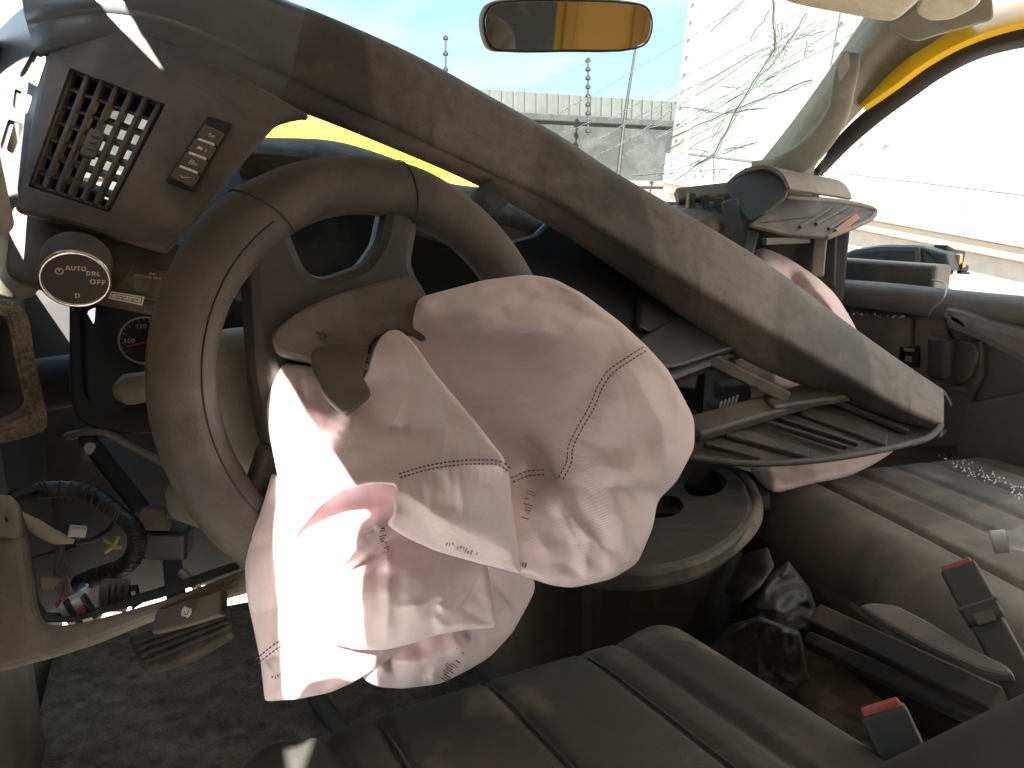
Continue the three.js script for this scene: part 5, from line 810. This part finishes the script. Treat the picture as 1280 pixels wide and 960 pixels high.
{
  const t = thing('white_connector', 'white plug connector with a red lock lying on the lower dash frame', 'connector', at(104, 770, 0.74));
  obj('plug_body', boxAt(at(102, 762, 0.745), 0.028, 0.03, 0.02, 0.003, [0, -10, 22]), M.white, t);
  obj('plug_rail', [boxAt(at(92, 766, 0.733), 0.004, 0.03, 0.008, 0.001, [0, -10, 22]), boxAt(at(112, 758, 0.733), 0.004, 0.026, 0.008, 0.001, [0, -10, 22])], M.slate, t);
  obj('red_lock', boxAt(at(83, 757, 0.75), 0.01, 0.018, 0.014, 0.002, [0, -10, 30]), M.red, t);
  obj('red_lock', boxAt(at(102, 762, 0.73), 0.008, 0.006, 0.004, 0.001, [0, -10, 22]), M.red, t);
  const u = thing('grey_connector', 'dusty grey plug socket clipped to the lower dash frame beside the white plug', 'connector', at(145, 755, 0.75));
  obj('socket_body', [boxAt(at(143, 744, 0.76), 0.026, 0.03, 0.016, 0.003, [0, -10, -8])], M.greydash, u);
  obj('socket_ridge', [134, 141, 148].map((x) => boxAt(at(x, 745, 0.744), 0.003, 0.026, 0.004, 0.001, [0, -10, -8])), M.door, u);
  obj('socket_frame', plate(frame3([160, 730, 0.77], [176, 760, 0.75], [158, 760, 0.75]), [[156, 732], [172, 730], [176, 752], [164, 760]], { t: 0.004, bevel: 0.001, holes: [[[160, 736], [170, 734], [172, 750], [166, 756]]] }), M.black, u);
}
{ // bracket and plates around the column base
  const t = thing('column_bracket', 'dusty dark steel bracket plate bolted under the steering column', 'bracket', at(180, 640, 0.9));
  obj('bracket_plate', plate(frame3([125, 555, 0.93], [230, 600, 0.93], [180, 650, 0.88]), [[118, 548], [150, 548], [222, 588], [228, 640], [178, 640], [160, 628]], { t: 0.006, bevel: 0.002, r: 0.004 }), M.door, t);
  obj('strut', bar(at(106, 545, 0.90), at(180, 640, 0.87), 0.02, 0.016, EYE.clone().sub(at(140, 600, 0.9)), 0.005), M.rubberblack, t);
  obj('bolt', cyl(at(113, 568, 0.905), at(113, 560, 0.885), 0.010, 0.008, 8), M.metal, t);
  obj('rod', tube([at(85, 545, 0.9), at(128, 540, 0.89), at(160, 556, 0.89), at(210, 582, 0.89)], 0.005, 30, 8), M.door, t);
  obj('flange', [boxAt(at(195, 645, 0.88), 0.035, 0.03, 0.02, 0.004, [0, -10, -8]), boxAt(at(220, 634, 0.88), 0.02, 0.022, 0.02, 0.003, [0, -10, -8])], M.cover, t);
  obj('cross_member', bar(at(258, 625, 0.86), at(420, 580, 0.9), 0.022, 0.012, EYE.clone().sub(at(330, 600, 0.9)), 0.003), M.doordark, t);
  obj('switch_box', boxAt(at(210, 675, 0.9), 0.05, 0.035, 0.04, 0.005, [0, -15, -6]), M.navy, t);
  obj('pin', cyl(at(226, 714, 0.83), at(248, 735, 0.82), 0.005, 0.005, 10), M.metal, t);
}

// ================================================================ CONSOLE, SEATS AND SMALL THINGS
{
  const y = y0 - 0.40, t = thing('centre_console', 'dusty black centre console with two cup holders beside the driver airbag', 'console', hitY(850, 720, y).setY(yF));
  const F = frame(hitY(850, 650, y), V(0, 1, 0), V(0, 0, -1));
  const out = [[720, 660], [760, 610], [830, 582], [885, 578], [922, 592], [938, 616], [940, 644], [905, 682], [860, 702], [800, 712], [730, 705]];
  const cupA = [[848, 606], [862, 590], [890, 586], [912, 596], [912, 612], [890, 622], [862, 622]], cupB = [[800, 640], [812, 620], [845, 618], [862, 630], [850, 646], [815, 650]];
  obj('console_top', plate(F, out, { t: 0.03, h: -0.03, bevel: 0.008, curve: 4, holes: [cupA, cupB] }), M.under, t);
  obj('console_rim', tube(out.map(([x, yy]) => F.px(640 + (x - 640) * 1.0, yy + 4, -0.02)), 0.014, 90, 10, true), M.rubber, t);
  obj('console_body', plate(F, out.map(([x, yy]) => [832 + (x - 832) * 0.9, 648 + (yy - 648) * 0.9]), { t: 0.30, h: -0.36, bevel: 0.01, curve: 4 }), M.black, t);
  obj('cup_well', [new THREE.CylinderGeometry(0.04, 0.036, 0.06, 28, 1, true).applyMatrix4(new THREE.Matrix4().setPosition(F.px(882, 604, -0.06)))], M.black, t);
  obj('paper_slip', boxAt(F.px(838, 626, -0.03), 0.03, 0.003, 0.02, 0.001, [8, 30, 0]), M.cream, t);
}
structure('engine_cover', [boxAt(V(0.66, yF + 0.13, -1.3), 0.5, 0.26, 0.7, 0.06, [0, 0, 0], 4), boxAt(V(0.52, yF + 0.05, -0.75), 0.14, 0.1, 0.6, 0.03)], M.doordark);
structure('floor_ridge', [tube([hitY(395, 872, yF + 0.01), hitY(425, 910, yF + 0.012), hitY(455, 950, yF + 0.01), hitY(500, 1010, yF + 0.01)], 0.014, 20, 10)], M.doordark);

function cushion(w, h, d, r, crown, grooves, bolster) {
  const g = soft(w, h, d, r, 7, 60, 2, 40), P = g.attributes.position;
  for (let i = 0; i < P.count; i++) {
    const x = P.getX(i), y = P.getY(i), z = P.getZ(i); if (y < -h * 0.1) continue;
    const k = sstep(-h * 0.1, h * 0.45, y), u = x / (w / 2), v = z / (d / 2);
    let dy = crown * (1 - u * u) * (1 - v * v * 0.6);
    dy += bolster * sstep(0.62, 0.86, Math.abs(u)) * (1 - sstep(0.9, 1.05, Math.abs(u)));
    for (const gx of grooves) dy -= 0.007 * Math.exp(-(((u - gx) / 0.025) ** 2)) * (1 - sstep(0.8, 1, Math.abs(v)));
    dy -= 0.009 * Math.exp(-(((Math.abs(u) - 0.62) / 0.02) ** 2));
    P.setY(i, y + dy * k);
  }
  const n = planarUV(g.toNonIndexed(), V(0, 1, 0.001)); return smoothBy(n, 80);
}
{
  const t = thing('captain_chair', 'dark grey vinyl driver seat with dust smears and welted channels', 'seat', V(0.27, yF, -0.36));
  const M4 = new THREE.Matrix4().makeRotationFromEuler(new THREE.Euler(R(-3), R(4), 0, 'YXZ')).setPosition(V(0.265, y0 - 0.512, -0.345));
  const cu = obj('seat_cushion', cushion(0.50, 0.17, 0.60, 0.06, 0.012, [-0.44, 0.0, 0.44], 0.012).applyMatrix4(M4), M.seat, t);
  const welt = []; for (const u of [-0.11, 0.0, 0.11]) { const pts = []; for (let k = 0; k <= 14; k++) { const z = -0.255 + k * 0.035; pts.push(V(u * (1 + 0.0 * k), 0.085 + 0.011 * (1 - (u / 0.25) ** 2) * (1 - 0.6 * (z / 0.3) ** 2) - 0.05 * Math.max(0, (-z - 0.24) / 0.06) ** 2 - 0.0025, z).applyMatrix4(M4)); } welt.push(new THREE.TubeGeometry(crv(pts), 40, 0.0016, 6)); }
  obj('welt', welt, M.seat, cu);
  obj('seat_base', boxAt(V(0.27, yF + 0.09, -0.3), 0.4, 0.18, 0.46, 0.02), M.black, t);
  obj('backrest', planarUV(soft(0.48, 0.70, 0.17, 0.07, 6, 4, 4, 2), V(0.3, 0.5, 0.8)).applyMatrix4(new THREE.Matrix4().makeRotationFromEuler(new THREE.Euler(R(24), R(0), 0, 'YXZ')).setPosition(V(0.27, y0 - 0.20, 0.03))), M.seat, t);
  obj('side_bolster', planarUV(soft(0.13, 0.36, 0.20, 0.06, 6, 2, 4, 2), V(-0.5, 0.5, 0.7)).applyMatrix4(new THREE.Matrix4().makeRotationFromEuler(new THREE.Euler(R(38), R(8), R(0), 'YXZ')).setPosition(V(0.485, y0 - 0.42, -0.235))), M.seat, t);
}
{
  const t = thing('captain_chair', 'brown dusty vinyl passenger seat with stitched channels and glass crumbs', 'seat', V(1.12, yF, -0.65));
  const M4 = new THREE.Matrix4().makeRotationFromEuler(new THREE.Euler(R(0), R(-9), R(1), 'YXZ')).setPosition(V(1.09, y0 - 0.56, -0.64));
  const cu = obj('seat_cushion', cushion(0.54, 0.24, 0.64, 0.07, 0.014, [-0.30, 0.0, 0.30], 0.006).applyMatrix4(M4), M.seatdusty, t);
  const sd = obj('side_panel', soft(0.04, 0.26, 0.58, 0.018, 4).translate(-0.262, -0.09, 0).applyMatrix4(M4), M.seat, t);
  const st = []; { for (let k = 0; k < 70; k++) { const z = -0.27 + k * 0.0078, p = V(-0.268, 0.055, z).applyMatrix4(M4); st.push(bar(p, V(-0.268, 0.053, z + 0.004).applyMatrix4(M4), 0.0016, 0.0012, V(-1, 0, 0), 0.0004)); } }
  obj('edge_stitching', st, M.cream, cu);
  obj('seat_base', boxAt(V(1.12, yF + 0.10, -0.6), 0.42, 0.2, 0.5, 0.02), M.black, t);
  const F = frame3([1075, 765, 0.88], [1260, 850, 0.72], [1200, 790, 0.80]);
  obj('side_trim', plate(F, [[1072, 756], [1090, 752], [1120, 755], [1160, 775], [1210, 806], [1262, 832], [1270, 846], [1230, 838], [1170, 812], [1110, 780]], { t: 0.01, h: -0.01, bevel: 0.004, r: 0.006 }), M.door, t);
  obj('slide_rail', [bar(at(1020, 770, 1.0), at(1250, 880, 0.78), 0.03, 0.02, V(-0.6, 0.8, 0), 0.004), bar(at(1010, 800, 1.02), at(1240, 905, 0.80), 0.02, 0.02, V(-0.6, 0.8, 0), 0.004)], M.under, t);
}
{ // glass crumbs along the seat edge
  const g = []; for (let k = 0; k < 90; k++) { const s = rnd(), px = 1180 + 100 * s + rr(-8, 8), py = 572 + 44 * s + rr(-5, 5) * (1 + s), p = hitY(px, py, y0 - 0.425); g.push(new THREE.TetrahedronGeometry(rr(0.001, 0.0026)).rotateX(rnd() * 6).rotateY(rnd() * 6).translate(p.x, p.y, p.z)); }
  for (let k = 0; k < 40; k++) { const s = rnd(), p = hitX(1050 + 80 * s, 391 + 6 * s + rr(-2, 1), 1.3); g.push(new THREE.TetrahedronGeometry(rr(0.0012, 0.0035)).rotateX(rnd() * 6).rotateY(rnd() * 6).translate(p.x, p.y, p.z)); }
  const o = single('glass_crumbs', g, M.crack, 'scattered crumbs of broken window glass on passenger seat and door', 'broken glass'); o.userData.kind = 'stuff';
}
function buckle(c, dir, label, s = 1) {
  const t = thing('seat_belt_buckle', label, 'seat belt buckle', c.clone().addScaledVector(dir, -0.11 * s), 'seat belt buckles between the seats');
  const n = EYE.clone().sub(c); const d = dir.clone().normalize(), z = n.addScaledVector(d, -n.dot(d)).normalize(), x = d.clone().cross(z);
  const m = new THREE.Matrix4().makeBasis(x, d, z).setPosition(c);
  const w = (g) => g.applyMatrix4(m);
  obj('buckle_body', w(soft(0.036 * s, 0.062 * s, 0.022 * s, 0.004, 3).translate(0, -0.031 * s, 0)), M.buckle, t);
  obj('release_button', w(soft(0.030 * s, 0.006 * s, 0.016 * s, 0.002, 3).translate(0, 0.0015 * s, 0.001)), M.red, t);
  obj('buckle_band', w(soft(0.038 * s, 0.003 * s, 0.024 * s, 0.001, 2).translate(0, -0.045 * s, 0)), M.door, t);
  obj('sleeve', w(soft(0.032 * s, 0.12 * s, 0.018 * s, 0.005, 3).translate(0, -0.12 * s, -0.002)), M.buckle, t);
  obj('embossed_panel', w(soft(0.018 * s, 0.012 * s, 0.002, 0.0008, 2).translate(0, -0.060 * s, 0.0115 * s)), M.door, t);
}
buckle(at(1102, 886, 0.62), at(1102, 886, 0.62).sub(at(1150, 990, 0.60)).normalize(), 'grey seat belt buckle with red button standing beside the driver seat');
buckle(at(1198, 710, 0.83), at(1198, 710, 0.83).sub(at(1262, 830, 0.76)).normalize(), 'dark seat belt buckle with red button leaning on the passenger seat');
{ // clear bottle on the passenger seat
  const t = thing('plastic_bottle', 'clear plastic bottle with a white cap lying on the passenger seat', 'bottle', hitY(1290, 690, y0 - 0.43));
  const a = at(1240, 678, 0.97), b = at(1330, 668, 0.93), ax = b.clone().sub(a).normalize(), q = new THREE.Quaternion().setFromUnitVectors(V(0, 1, 0), ax);
  const lathe = (pts) => new THREE.LatheGeometry(pts.map((p) => new THREE.Vector2(...p)), 28).applyQuaternion(q).translate(a.x, a.y, a.z);
  obj('bottle_cap', lathe([[0, 0], [0.0135, 0], [0.0145, 0.002], [0.0145, 0.016], [0.0125, 0.017]]), std({ color: [0.55, 0.56, 0.57], roughness: 0.4 }), t);
  obj('bottle_body', lathe([[0.0125, 0.017], [0.0125, 0.024], [0.018, 0.036], [0.030, 0.052], [0.033, 0.07], [0.031, 0.085], [0.033, 0.1], [0.031, 0.12], [0.033, 0.16], [0.03, 0.2], [0, 0.2]]), M.clear, t);
}
{ // crumpled black bag between the seats
  const t = thing('crumpled_bag', 'crumpled black plastic bag stuffed between console and passenger seat', 'bag', at(960, 880, 0.95));
  const mk = (o, c, k) => lobe(o, c, { thick: 0.06, wr: 0.010, wscale: 19, step: 2, corner: 3, seedOff: k, edge: 10, roll: 0.02 }).g;
  obj('bag_fold', mk([[905, 740], [930, 692], [960, 684], [968, 708], [950, 735], [925, 755]], [[905, 740, 1.02], [960, 690, 1.05], [935, 725, 1.0]], 2), M.bag, t);
  obj('bag_fold', mk([[930, 760], [960, 720], [985, 700], [1012, 735], [1024, 770], [1008, 790], [965, 800]], [[930, 760, 1.0], [1000, 720, 1.04], [975, 760, 0.97], [1020, 775, 1.02]], 5), M.bag, t);
  obj('bag_fold', mk([[915, 780], [950, 770], [1000, 790], [1012, 850], [985, 872], [950, 862], [905, 830], [882, 815]], [[900, 810, 0.98], [960, 800, 0.93], [1005, 850, 0.96], [950, 855, 0.96]], 9), M.bag, t);
}
single('floor_tray', [boxAt(hitY(1080, 900, yF + 0.1), 0.22, 0.12, 0.3, 0.03, [0, -10, 0], 4)], M.rubber, 'low brown rubber tray on the floor between the two seats', 'tray');

renderer.render(scene, camera);
